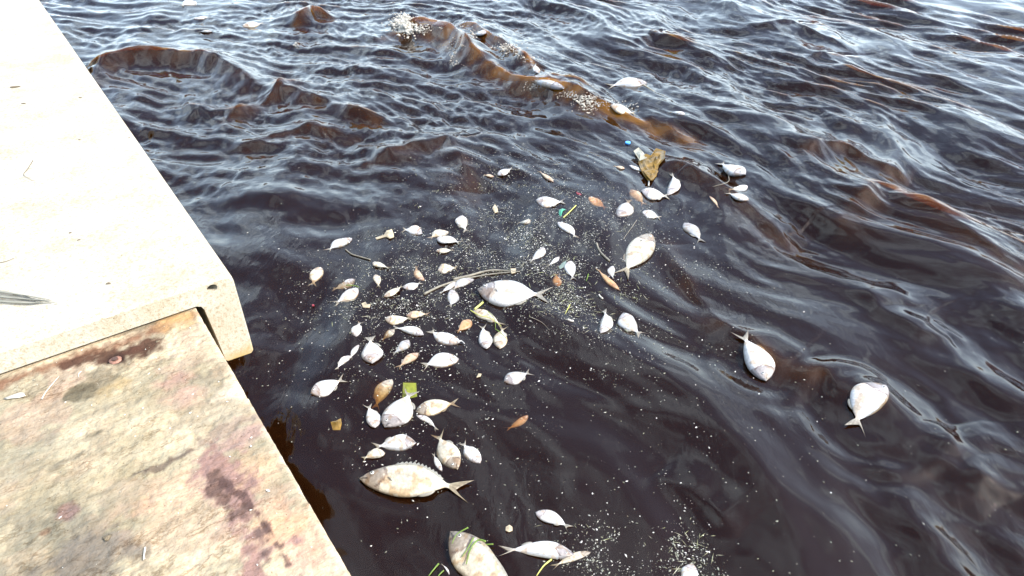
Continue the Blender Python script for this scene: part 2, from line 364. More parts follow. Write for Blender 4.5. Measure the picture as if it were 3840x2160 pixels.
# ------------------------------------------------------------------ water and bed
def spaced(a, b, inner, lo, hi, grow=1.045, far=3000):
    xs = list(np.arange(lo, hi, inner)); s = inner; x = xs[-1]
    while x < b: s *= grow; x += s; xs.append(x)
    s = inner; x = xs[0]
    while x > a: s *= grow; x -= s; xs.insert(0, x)
    return np.array(xs)
xs = spaced(-800, 800, .0115, -2.3, 3.3, 1.012)
ys = []
y = -0.4; 
while y < 900:
    s = .0085 if y < 3 else .0085 + (y - 3) * .0028
    if y > 12: s = .035 * (1 + (y - 12) * .22)
    ys.append(y); y += s
ys = np.array([-60, -20, -8, -3, -1.5, -.9, -.6] + ys)
X, Y = np.meshgrid(xs, ys)
Z = wave_h(X.ravel(), Y.ravel()).reshape(X.shape)
water = grid_mesh('water', xs, ys, Z, M['water'], extra=-.9)
glow = np.zeros((len(water.data.vertices), 4), np.float32); glow[:X.size, :3] = crest_glow(X.ravel(), Y.ravel())[:, None]; glow[:, 3] = 1
water.data.color_attributes.new('CrestGlow', 'FLOAT_COLOR', 'POINT').data.foreach_set('color', glow.ravel())  # mask for the through-glow painted on stirred-up crests
tag(water, 'choppy dark brown water reflecting a pale sky', kind='structure')
bed = mesh_obj('lake_bed', [(-900, -70, -1), (900, -70, -1), (900, 1000, -1), (-900, 1000, -1)], [(0, 1, 2, 3)], mat('mud', (.02, .012, .008), .9), smooth=False)
tag(bed, 'dark muddy bottom under the brown water', kind='structure')

# ------------------------------------------------------------------ dock
AZ = math.radians(36.2)
D1 = np.array([-math.sin(AZ), math.cos(AZ), 0]); D2 = np.array([D1[1], -D1[0], 0])
ZC = .86; ZB = .783
C0 = at2(585, 690, ZC); C0[2] = 0
def dk(u, v, z): return C0 + D2 * u + D1 * v + np.array([0, 0, z])
def to_uv(p): q = np.asarray(p)[:2] - C0[:2]; return q @ D2[:2], q @ D1[:2]
DOCK_ROT = math.atan2(D2[1], D2[0])
def dock_px(px, py, z):            # photograph (2576 px frame) -> dock coordinates
    return to_uv(at2(px, py, z))

def sn(u, v, s, seed=0, octv=4):   # cheap numpy value noise made of rotated sines
    r = np.random.RandomState(seed); t = 0; a = 1; tot = 0
    for o in range(octv):
        acc = 0
        for k in range(6):
            th = r.rand() * 6.283; f = s * (.7 + .6 * r.rand()); ph = r.rand() * 6.283; ph2 = r.rand() * 6.283
            acc = acc + np.sin((u * math.cos(th) + v * math.sin(th)) * f + ph + 1.6 * np.sin((v * math.cos(th) - u * math.sin(th)) * f * .8 + ph2))
        t = t + a * acc / 2.6; tot += a; a *= .58; s *= 2.1
    return t / tot

# cap: profile swept back from the front face
prof = [(-3.2, ZC), (-.03, ZC), (-.012, ZC - .004), (-.003, ZC - .012), (0, ZC - .03), (.0, .60), (-.001, .536), (-.006, .529),
        (-.092, .533), (-.099, .540), (-.104, .64), (-.113, .765), (-.120, .779), (-.135, .786), (-3.2, .786)]
us = []
def cap_mesh():
    # front rim slightly eased: first ring inset 6 mm
    rings = []
    n = len(prof)
    vs_ = [0, .004, .012] + list(np.linspace(.2, 14, 50))
    V = []; Fc = []
    cu = -1.2; cz = .7
    for k, v in enumerate(vs_):
        ease = (.007, .002, 0)[k] if k < 3 else 0
        for j, (u, z) in enumerate(prof):
            uu, zz = u, z
            if k < 3:
                if z > .8: zz = z - ease
                if j in (12, 13, 14): zz = z + ease * .3
                if u > -.05 : uu = u - ease
            V.append(dk(uu, v, zz))
    for k in range(len(vs_) - 1):
        for j in range(n):
            a = k * n + j; b = k * n + (j + 1) % n
            Fc.append((a, b, b + n, a + n))
    Fc.append(tuple(range(n - 1, -1, -1))); Fc.append(tuple((len(vs_) - 1) * n + j for j in range(n)))
    me = bpy.data.meshes.new('dock_cap'); me.from_pydata([tuple(p) for p in V], [], Fc); me.update()
    return me
import bmesh
cme = cap_mesh()
# cut the drain hole in the front face
cut = bpy.data.meshes.new('cutter'); bm = bmesh.new()
hc = dk(-.0715, -.02, .839 - .002); ringsN = 20
vs0 = []; 
for v in (-.03, .07):
    vs0.append([bm.verts.new(dk(-.0715 + .0165 * math.cos(t * 2 * math.pi / ringsN), v, .834 + .0135 * math.sin(t * 2 * math.pi / ringsN))) for t in range(ringsN)])
for t in range(ringsN): bm.faces.new((vs0[0][t], vs0[0][(t + 1) % ringsN], vs0[1][(t + 1) % ringsN], vs0[1][t]))
bm.faces.new(vs0[0][::-1]); bm.faces.new(vs0[1]); bmesh.ops.recalc_face_normals(bm, faces=bm.faces); bm.to_mesh(cut); bm.free()
bm = bmesh.new(); bm.from_mesh(cme); bmesh.ops.recalc_face_normals(bm, faces=bm.faces); bm.to_mesh(cme); bm.free()
tmp = bpy.data.objects.new('cap_tmp', cme); co = bpy.data.objects.new('cutter', cut); COL.objects.link(tmp); COL.objects.link(co)
md = tmp.modifiers.new('b', 'BOOLEAN'); md.operation = 'DIFFERENCE'; md.object = co; md.solver = 'EXACT'
dg = bpy.context.evaluated_depsgraph_get(); cme2 = bpy.data.meshes.new_from_object(tmp.evaluated_get(dg))
bpy.data.objects.remove(tmp); bpy.data.objects.remove(co)
cap_side = bpy.data.objects.new('dock_slab', cme2); COL.objects.link(cap_side)
cme2.materials.clear(); cme2.materials.append(M['cap'])
ca = cme2.color_attributes.new('Col', 'FLOAT_COLOR', 'POINT')
ca.data.foreach_set('color', np.tile(np.array([.44, .41, .345, 1], np.float32), len(cme2.vertices)))
tag(cap_side, 'bright pale concrete cap slab with a drop edge and round hole', 'dock slab')

# stained base block, fine grid on the part in view
gu = np.concatenate([np.linspace(-3.2, -1.35, 12)[:-1], np.arange(-1.35, -.16, .005), [-.158, -.153, -.149, -.145, -.1415, -.139, -.137, -.136]])
gv = np.concatenate([[-3.0, -2.4, -1.9], np.arange(-1.6, .03, .005), [.2, 1, 4, 14]])
U, Vv = np.meshgrid(gu, gv)
cream = np.array(lin((176, 171, 148))); 
colr = np.ones(U.shape + (3,)) * cream
def blend(colr, m, c): m = np.clip(m, 0, 1)[..., None]; return colr * (1 - m) + np.array(lin(c)) * m
nf = sn(U, Vv, 85, 23, 3); nr = sn(U, Vv, 26, 29, 5); n0 = sn(U, Vv, 5, 1); n1 = sn(U, Vv, 14, 2); n2 = sn(U, Vv, 45, 3); n3 = sn(U, Vv, 3, 5)
colr = blend(colr, .45 + .5 * n0, (184, 176, 146)); colr = blend(colr, .7 * (n1 - .3), (222, 206, 176)); colr = blend(colr, .6 * (n3 - .1), (214, 186, 156))
def blob(px, py, r, c, op=1, soft=.35, warp=.5, ax=1.0, ang=0):
    global colr
    u0, v0 = dock_px(px, py, ZB); e = dock_px(px + r, py, ZB); R = math.hypot(e[0] - u0, e[1] - v0)
    du = (U - u0); dv = (Vv - v0); ca_, sa_ = math.cos(ang), math.sin(ang); a = du * ca_ + dv * sa_; b = (-du * sa_ + dv * ca_) * ax
    d = np.hypot(a, b) / R + warp * (.5 * n1 + .5 * nr + .45 * nf)
    colr = blend(colr, op * np.clip((1 - d) / soft, 0, 1), c)
def vein(pts, r, c, op=1, soft=.5, warp=.7):
    global colr
    P = np.array([dock_px(*p, ZB) for p in pts]); best = np.full(U.shape, 9.)
    for i in range(len(P) - 1):
        s = P[i + 1] - P[i]; t = np.clip(((U - P[i, 0]) * s[0] + (Vv - P[i, 1]) * s[1]) / (s @ s), 0, 1)
        best = np.minimum(best, np.hypot(U - P[i, 0] - t * s[0], Vv - P[i, 1] - t * s[1]))
    d = best / r + warp * (.5 * n1 + .6 * nr + .5 * nf)
    colr = blend(colr, op * np.clip((1 - d) / soft, 0, 1), c)
# weathering layers: grey-green bloom, peach, fine dark flecking, all with ragged edges
def patch(f, lo, hi, c, op):
    global colr
    colr = blend(colr, op * np.clip((f - lo) / (hi - lo), 0, 1), c)
q1 = sn(U, Vv * 1.7, 7, 51, 6); q2 = sn(U * .8, Vv * 1.6, 11, 53, 6); q3 = sn(U, Vv * 2.0, 34, 57, 4); q4 = sn(U, Vv, 9, 59, 6)
patch(q1, .05, .35, (152, 147, 124), .60); patch(q2, .15, .45, (204, 176, 148), .40); patch(-q1, .2, .5, (222, 212, 184), .6)
patch(q3, .22, .50, (140, 128, 108), .40); patch(-q4, .30, .42, (138, 130, 114), .5); patch(q4, .34, .44, (176, 146, 132), .35)
blob(150, 1330, 190, (128, 126, 110), .85, .8, .8); blob(230, 1400, 120, (122, 116, 108), .8, .6, .8); blob(60, 1180, 120, (160, 158, 138), .7, .8); blob(400, 1030, 160, (176, 166, 138), .5, .9); blob(90, 1240, 90, (165, 158, 130), .6, .8)
blob(300, 1180, 160, (176, 166, 134), .5, .9); blob(430, 1250, 130, (226, 190, 160), .7, .9, ax=1.6, ang=.3); blob(640, 1190, 80, (230, 196, 160), .6, .9)
blob(700, 1330, 120, (228, 178, 142), .8, .9); blob(760, 1400, 70, (215, 168, 150), .7, .8); blob(560, 870, 90, (225, 214, 186), .7, .9)
blob(450, 950, 60, (186, 150, 140), .7, .7, ax=1.6); blob(470, 1000, 60, (196, 160, 145), .6, .8); blob(600, 980, 60, (232, 222, 200), .8, .8)
vein([(705, 1050), (640, 1085), (560, 1130), (525, 1175)], .030, (168, 140, 134), .8, .9)
vein([(525, 1170), (560, 1210), (590, 1260), (620, 1330), (660, 1390), (650, 1449), (640, 1500)], .050, (160, 130, 124), 1.0, .6, 1.0)
vein([(530, 1195), (545, 1240), (570, 1270), (585, 1300)], .016, (100, 78, 70), .8, .7, 1.5)
vein([(560, 1215), (600, 1240), (640, 1290), (690, 1350), (720, 1420)], .010, (96, 72, 70), .85, .5, 1.4)
vein([(480, 1130), (530, 1100), (600, 1060), (650, 1040)], .014, (140, 118, 110), .55, .9, 1.6)
vein([(600, 1290), (650, 1340), (670, 1400), (690, 1449)], .022, (104, 84, 78), .75, .8, 1.5)
vein([(340, 1190), (400, 1175), (440, 1155), (490, 1130)], .011, (104, 90, 80), .85, .7, 1.5)
vein([(130, 1180), (160, 1160), (230, 1130)], .008, (130, 124, 108), .7, .6, 1.0)
blob(170, 1290, 34, (140, 112, 112), .8, .5); blob(110, 1340, 18, (120, 84, 60), .7, .5); blob(120, 1100, 34, (140, 134, 122), .6, .7); blob(240, 1090, 26, (118, 112, 92), .75, .4, ax=2.2)
# rusty brown along the joint and the wet patch below it
vein([(-60, 990), (60, 945), (170, 905), (300, 865), (400, 825), (490, 790)], .036, (140, 104, 80), .95, .9, .7)
vein([(170, 915), (240, 900), (310, 890), (380, 865)], .040, (88, 58, 42), .95, .7, .8)
blob(292, 905, 30, (58, 34, 26), .95, .5); blob(330, 880, 24, (90, 56, 42), .8, .6)
blob(250, 955, 62, (134, 126, 104), .9, .4, .6, ax=1.2); blob(205, 985, 38, (112, 106, 86), .95, .2, .4); blob(272, 985, 34, (178, 160, 116), .7, .6); blob(305, 968, 26, (186, 166, 118), .7, .6, ax=.7)
blob(450, 800, 60, (214, 180, 120), .7, .8)
edge = np.clip(1 - (-.137 - U) / .02, 0, 1); colr = blend(colr, edge * (.35 + .4 * n2), (238, 226, 206))
ZZ = ZB - .0008 + .0022 * n2 + .0016 * sn(U, Vv, 160, 19, 2) + .0018 * sn(U, Vv, 90, 9, 2) + .0012 * n1
chips = np.clip(sn(U, Vv, 60, 17, 3) - .15, 0, 1) * np.clip(1 - (-.137 - U) / .014, 0, 1)
ZZ = ZZ - np.clip((U + .145) / .008, 0, 1) ** 2 * .006 - chips * .012
ZZ = np.where(Vv > -.002, ZB - .004, ZZ)
colr = colr * np.array([.73, .70, .69]); lum = colr.mean(-1, keepdims=True); colr = (colr * .86 + lum * .14) * np.array([1.03, .98, .92])
base = grid_mesh('dock_block', gu, gv, ZZ, M['base'], extra=-1.05, col=colr.reshape(-1, 3))
base.location = (C0[0], C0[1], 0); base.rotation_euler = (0, 0, DOCK_ROT)
tag(base, 'stained stone block of the dock, lower than the white slab', 'dock block')

# ------------------------------------------------------------------ fish
def fish_body(L, W, T, bend, belly, fork, tailw, seed, droop, N=30, Mr=22, lump=0, big=False):
    if big: N, Mr = 60, 36
    """closed body from snout (x=0) to tail tips (x=L); y = back to belly, z = the flank that faces the sky"""
    r = random.Random(seed); V = []; C = []
    bs = .82                                             # body ends here, fin begins
    S = list(np.linspace(0, bs, N)) + [.83, .85, .88, .915, .955, 1.0]
    cy = lambda s: bend * L * (4 * (s - .5) ** 2 - .4)
    k0 = r.random() * 50; w1, w2, w3 = r.uniform(.85, 1.1), r.uniform(-.12, .12), r.uniform(.7, 1.0)
    for i, s in enumerate(S):
        if s <= bs:
            q = s / bs
            prof = (math.sin(math.pi * min(q ** .86, 1)) ** .80) if q < 1 else 0
            prof = max(prof, 0) * (1 - .06 * q) * (1 + w2 * math.sin(6.3 * q)); prof = prof ** w1
            hw = W * .5 * max(prof, .15 * q) if q > .01 else W * .035
            ht = T * .5 * max(prof ** .9, .16) if q > .02 else T * .07
            if q > .75: ht *= 1 - .55 * (q - .75) / .25
        else:
            q = (s - bs) / (1 - bs)
            hw = W * (.068 + (tailw - .068) * q ** .85); ht = max(T * .05 * (1 - q), .0009)
        for j in range(Mr):
            th = 2 * math.pi * j / Mr; c = math.cos(th); sn_ = math.sin(th)
            yy = c * hw; zz = sn_ * ht
            if s <= bs and c < 0: yy *= 1 + belly * .35 * math.sin(math.pi * min(1, s / bs) ** .8)
            if s <= bs: zz = math.copysign(abs(sn_) ** .85, sn_) * ht
            xx = s * L
            if s > bs: xx = bs * L + (s - bs) * L * (1 - fork + fork * abs(c) ** 1.2 * 1.25)
            nz = mnoise.noise(Vector((xx / W * 2 + k0, yy / W * 2, 3)))
            col = [.97 + .05 * nz] * 3
            if s <= bs:
                q = s / bs
                g = abs(q - (.29 - .10 * math.cos(th) ** 2))
                if g < .017 and sn_ > .5: zz *= .92; col = [col[0] * .5, col[1] * .42, col[2] * .40]
                
                if q < .26: col = [col[0] * (.74 + .2 * nz), col[1] * (.68 + .2 * nz), col[2] * (.68 + .2 * nz)]
                if big and sn_ > 0:
                    if q < .26: col = [v * .72 for v in col]
                    if abs(q - .12 - .05 * c) < .007 and c < .3: col = [v * .6 for v in col]
                    if q < .10 and abs(c + .25) < .10: col = [v * .35 for v in col]
                    if .35 < q < .85:
                        rows = math.sin(q * 150) * math.sin(math.asin(max(-1, min(1, c))) * 22 + (int(q * 150 / math.pi) % 2) * 1.57)
                        zz *= 1 + .012 * rows; col = [v * (.94 + .06 * rows) for v in col]
                if c > .72: col = [col[0] * .62, col[1] * .64, col[2] * .66]
                if abs(c) < .12 and q > .35 and sn_ > 0: col = [v * .86 for v in col]
                bl = mnoise.noise(Vector((xx / W * 3.1 + k0 * 2, yy / W * 3.1, 9)))
                if bl > .22: col = [col[0] * .86, col[1] * .72, col[2] * .58]
                zz *= 1 + lump * nz
                if q < .04: col = [v * .6 for v in col]
            else:
                q = (s - bs) / (1 - bs); st = .85 + .15 * math.sin(j * 2.4 + 1)
                col = [.66 * st - .26 * q, .61 * st - .26 * q, .52 * st - .24 * q]
            V.append((xx, yy + cy(s), zz - droop * T * max(0, s - .5) ** 1.5 * 3)); C.append(col)
    n = Mr; Fc = []
    for i in range(len(S) - 1):
        for j in range(n):
            a = i * n + j; b = i * n + (j + 1) % n
            Fc.append((a, b, b + n, a + n))
    V.append((-.012 * L, cy(0), 0)); C.append([.6] * 3); k = len(V) - 1
    for j in range(n): Fc.append((k, (j + 1) % n, j))
    e = (len(S) - 1) * n
    for j in range(1, n // 2): Fc.append((e + j, e + j + 1, e + n - j - 1, e + n - j)) if j < n // 2 - 0 and n - j - 1 > j + 1 else None
    Fc.append((e, e + 1, e + n - 1))
    return V, Fc, C, cy

def fan(base_a, base_b, tip_dirs, z, spiny, n=9, seed=0, thick=.0012):
    """thin fin between two base points with a wavy or spiny free edge"""
    r = random.Random(seed); V = []; C = []; Fc = []
    A = np.array(base_a); B = np.array(base_b); T0, T1 = np.array(tip_dirs[0]), np.array(tip_dirs[1])
    m = n * 2 + 1
    for i in range(m):
        t = i / (m - 1); b = A * (1 - t) + B * t; d = T0 * (1 - t) + T1 * t
        k = math.sin(math.pi * (t * .86 + .1)) ** .6
        if spiny: k *= 1.0 if i % 2 == 0 else .55
        for lay in (1, -1):
            V.append((b[0], b[1], z + lay * thick)); V.append((b[0] + d[0] * k, b[1] + d[1] * k, z * .3 + lay * thick * .5))
            C += [[.6] * 3, [.42, .40, .36]]
    for i in range(m - 1):
        a = i * 4; b = a + 4
        Fc += [(a, a + 1, b + 1, b), (a + 2, b + 2, b + 3, a + 3), (a + 1, a + 3, b + 3, b + 1), (a, b, b + 2, a + 2)]
    Fc += [(0, 2, 3, 1)]; e = (m - 1) * 4; Fc += [(e, e + 1, e + 3, e + 2)]
    return V, Fc, C

def eye_mesh(c, rr, z):
    V = [(c[0], c[1], z + rr * .45)]; C = [[.02] * 3]; Fc = []
    for k, (f, h, col) in enumerate(((.55, .38, .02), (.66, .34, .5), (.95, .12, .55), (1.2, -.15, .12))):
        for j in range(12):
            a = j * math.pi / 6; V.append((c[0] + rr * f * math.cos(a), c[1] + rr * f * math.sin(a), z + rr * h)); C.append([col, col, col * .95])
    for j in range(12): Fc.append((0, 1 + j, 1 + (j + 1) % 12))
    for k in range(3):
        for j in range(12):
            a = 1 + k * 12 + j; b = 1 + k * 12 + (j + 1) % 12; Fc.append((a, a + 12, b + 12, b))
    return V, Fc, C

FG = 'dead fish floating by the dock'
def fish(hx, hy, tx, ty, wpx, m, label, sink=0.0, pitch=0.0, bend=None, side=1, fork=.62, tail=.36, lump=0, big=False, seed=None, spiny=False):
    seed = int(hx * 7 + hy * 13) if seed is None else seed
    r = random.Random(seed)
    A = surf(hx, hy); B = surf(tx, ty); d = B - A; L = float(np.linalg.norm(d[:2])); dirx = d / np.linalg.norm(d)
    mid = (A + B) / 2; side_v = np.array([-dirx[1], dirx[0], 0]); side_v /= np.linalg.norm(side_v)
    p0 = proj(mid); p1 = proj(mid + side_v * .05); ax = np.array([tx - hx, ty - hy], float); ax /= np.linalg.norm(ax)
    q = (p1 - p0); perp = abs(q[0] * ax[1] - q[1] * ax[0]) / .05
    W = wpx / max(perp, 1e-3); 
    T = min(W * .42, L * .2); W = min(W, L * .62)
    bend = r.uniform(-.13, .13) if bend is None else bend
    up = np.cross(dirx, side_v); up = up if up[2] > 0 else -up
    side_v = np.cross(up, dirx) * side
    size = math.hypot(tx - hx, ty - hy)
    V, Fc, C, cy = fish_body(L, W, T, bend, .5, fork, tail, seed, r.uniform(-.05, .12), lump=lump, big=size > 150)
    root = bpy.data.objects.new('fish', None); COL.objects.link(root); root.empty_display_size = .02
    # frame: x along the fish, y across (back to belly), z up
    from mathutils import Matrix
    yv = side_v; zv = np.cross(dirx, yv)
    flip = zv[2] < 0
    Rm = Matrix(((dirx[0], yv[0], zv[0], A[0]), (dirx[1], yv[1], zv[1], A[1]), (dirx[2], yv[2], zv[2], A[2]), (0, 0, 0, 1)))
    lift = (r.uniform(.0, .19) - sink) * T
    pm = Matrix.Rotation(math.radians(pitch), 4, 'Y')
    if flip: V = [(a, b, -c) for a, b, c in V]; Fc = [f[::-1] for f in Fc]; lift = -lift; pm = Matrix.Rotation(-math.radians(pitch), 4, 'Y')
    root.matrix_world = Rm @ Matrix.Translation((0, 0, lift)) @ pm
    sgn = -1 if flip else 1; size = math.hypot(tx - hx, ty - hy)
    root.matrix_world = root.matrix_world @ Matrix.Rotation(math.radians(r.uniform(-13, 13)) if size < 230 else math.radians(4 * sgn), 4, 'X')
    b = mesh_obj('body', V, Fc, M[m], root, C)
    size = math.hypot(tx - hx, ty - hy)
    if size > 62:
        ex = .105 * L; zt = T * .5 * .66
        Ve, Fe, Ce = eye_mesh((ex, W * .08 + cy(.105), 0), W * (.058 if size < 150 else .05), zt)
        if flip: Ve = [(a, b_, -c) for a, b_, c in Ve]; Fe = [f[::-1] for f in Fe]
        mesh_obj('eye', Ve, Fe, M['eye'], root, Ce)
        y0 = -.10 * W + cy(.3)
        pv, pf, pc = fan((.27 * L, y0), (.30 * L, y0 - .08 * W), ((.13 * L, -.05 * W), (.08 * L, -.26 * W)), T * .5 * 1.0, False, 4, seed, .0009)
        if flip: pv = [(a, b_, -c) for a, b_, c in pv]
        mesh_obj('pectoral_fin', pv, pf, M['fin'], root, pc)
        h = W * (.14 if spiny else .10)
        dv, df_, dc = fan((.30 * L, W * .43 + cy(.3)), (.68 * L, W * .20 + cy(.68)), ((.02 * L, h), (.05 * L, h * .8)), 0, spiny, 12 if spiny else 6, seed, .001)
        if spiny:
            dv = []; dc = []; m2 = 25
            for i in range(m2):
                t = i / (m2 - 1); s = .27 + .46 * t; qq = s / .8; pr = math.sin(math.pi * min(qq ** .86, 1)) ** .80 * (1 - .06 * qq)
                yb = W * .5 * pr * .96 + cy(s); k = math.sin(math.pi * (t * .8 + .15)) ** .7 * (1 if i % 2 == 0 else .45)
                for lay in (1, -1): dv += [(s * L, yb, lay * .0014), (s * L + .022 * L, yb + h * k, lay * .0007)]; dc += [[.8] * 3, [.5, .49, .45]]
        mesh_obj('dorsal_fin', dv, df_ if not spiny else fan((0, 0), (1, 0), ((0, 1), (0, 1)), 0, True, 12)[1], M['fin'], root, dc)
        av, af, ac = fan((.56 * L, -W * .43 + cy(.6)), (.70 * L, -W * .20 + cy(.7)), ((.03 * L, -W * .12), (.04 * L, -W * .08)), 0, False, 4, seed, .001)
        mesh_obj('anal_fin', av, af, M['fin'], root, ac)
    tag(root, label, 'fish', FG)
    return root

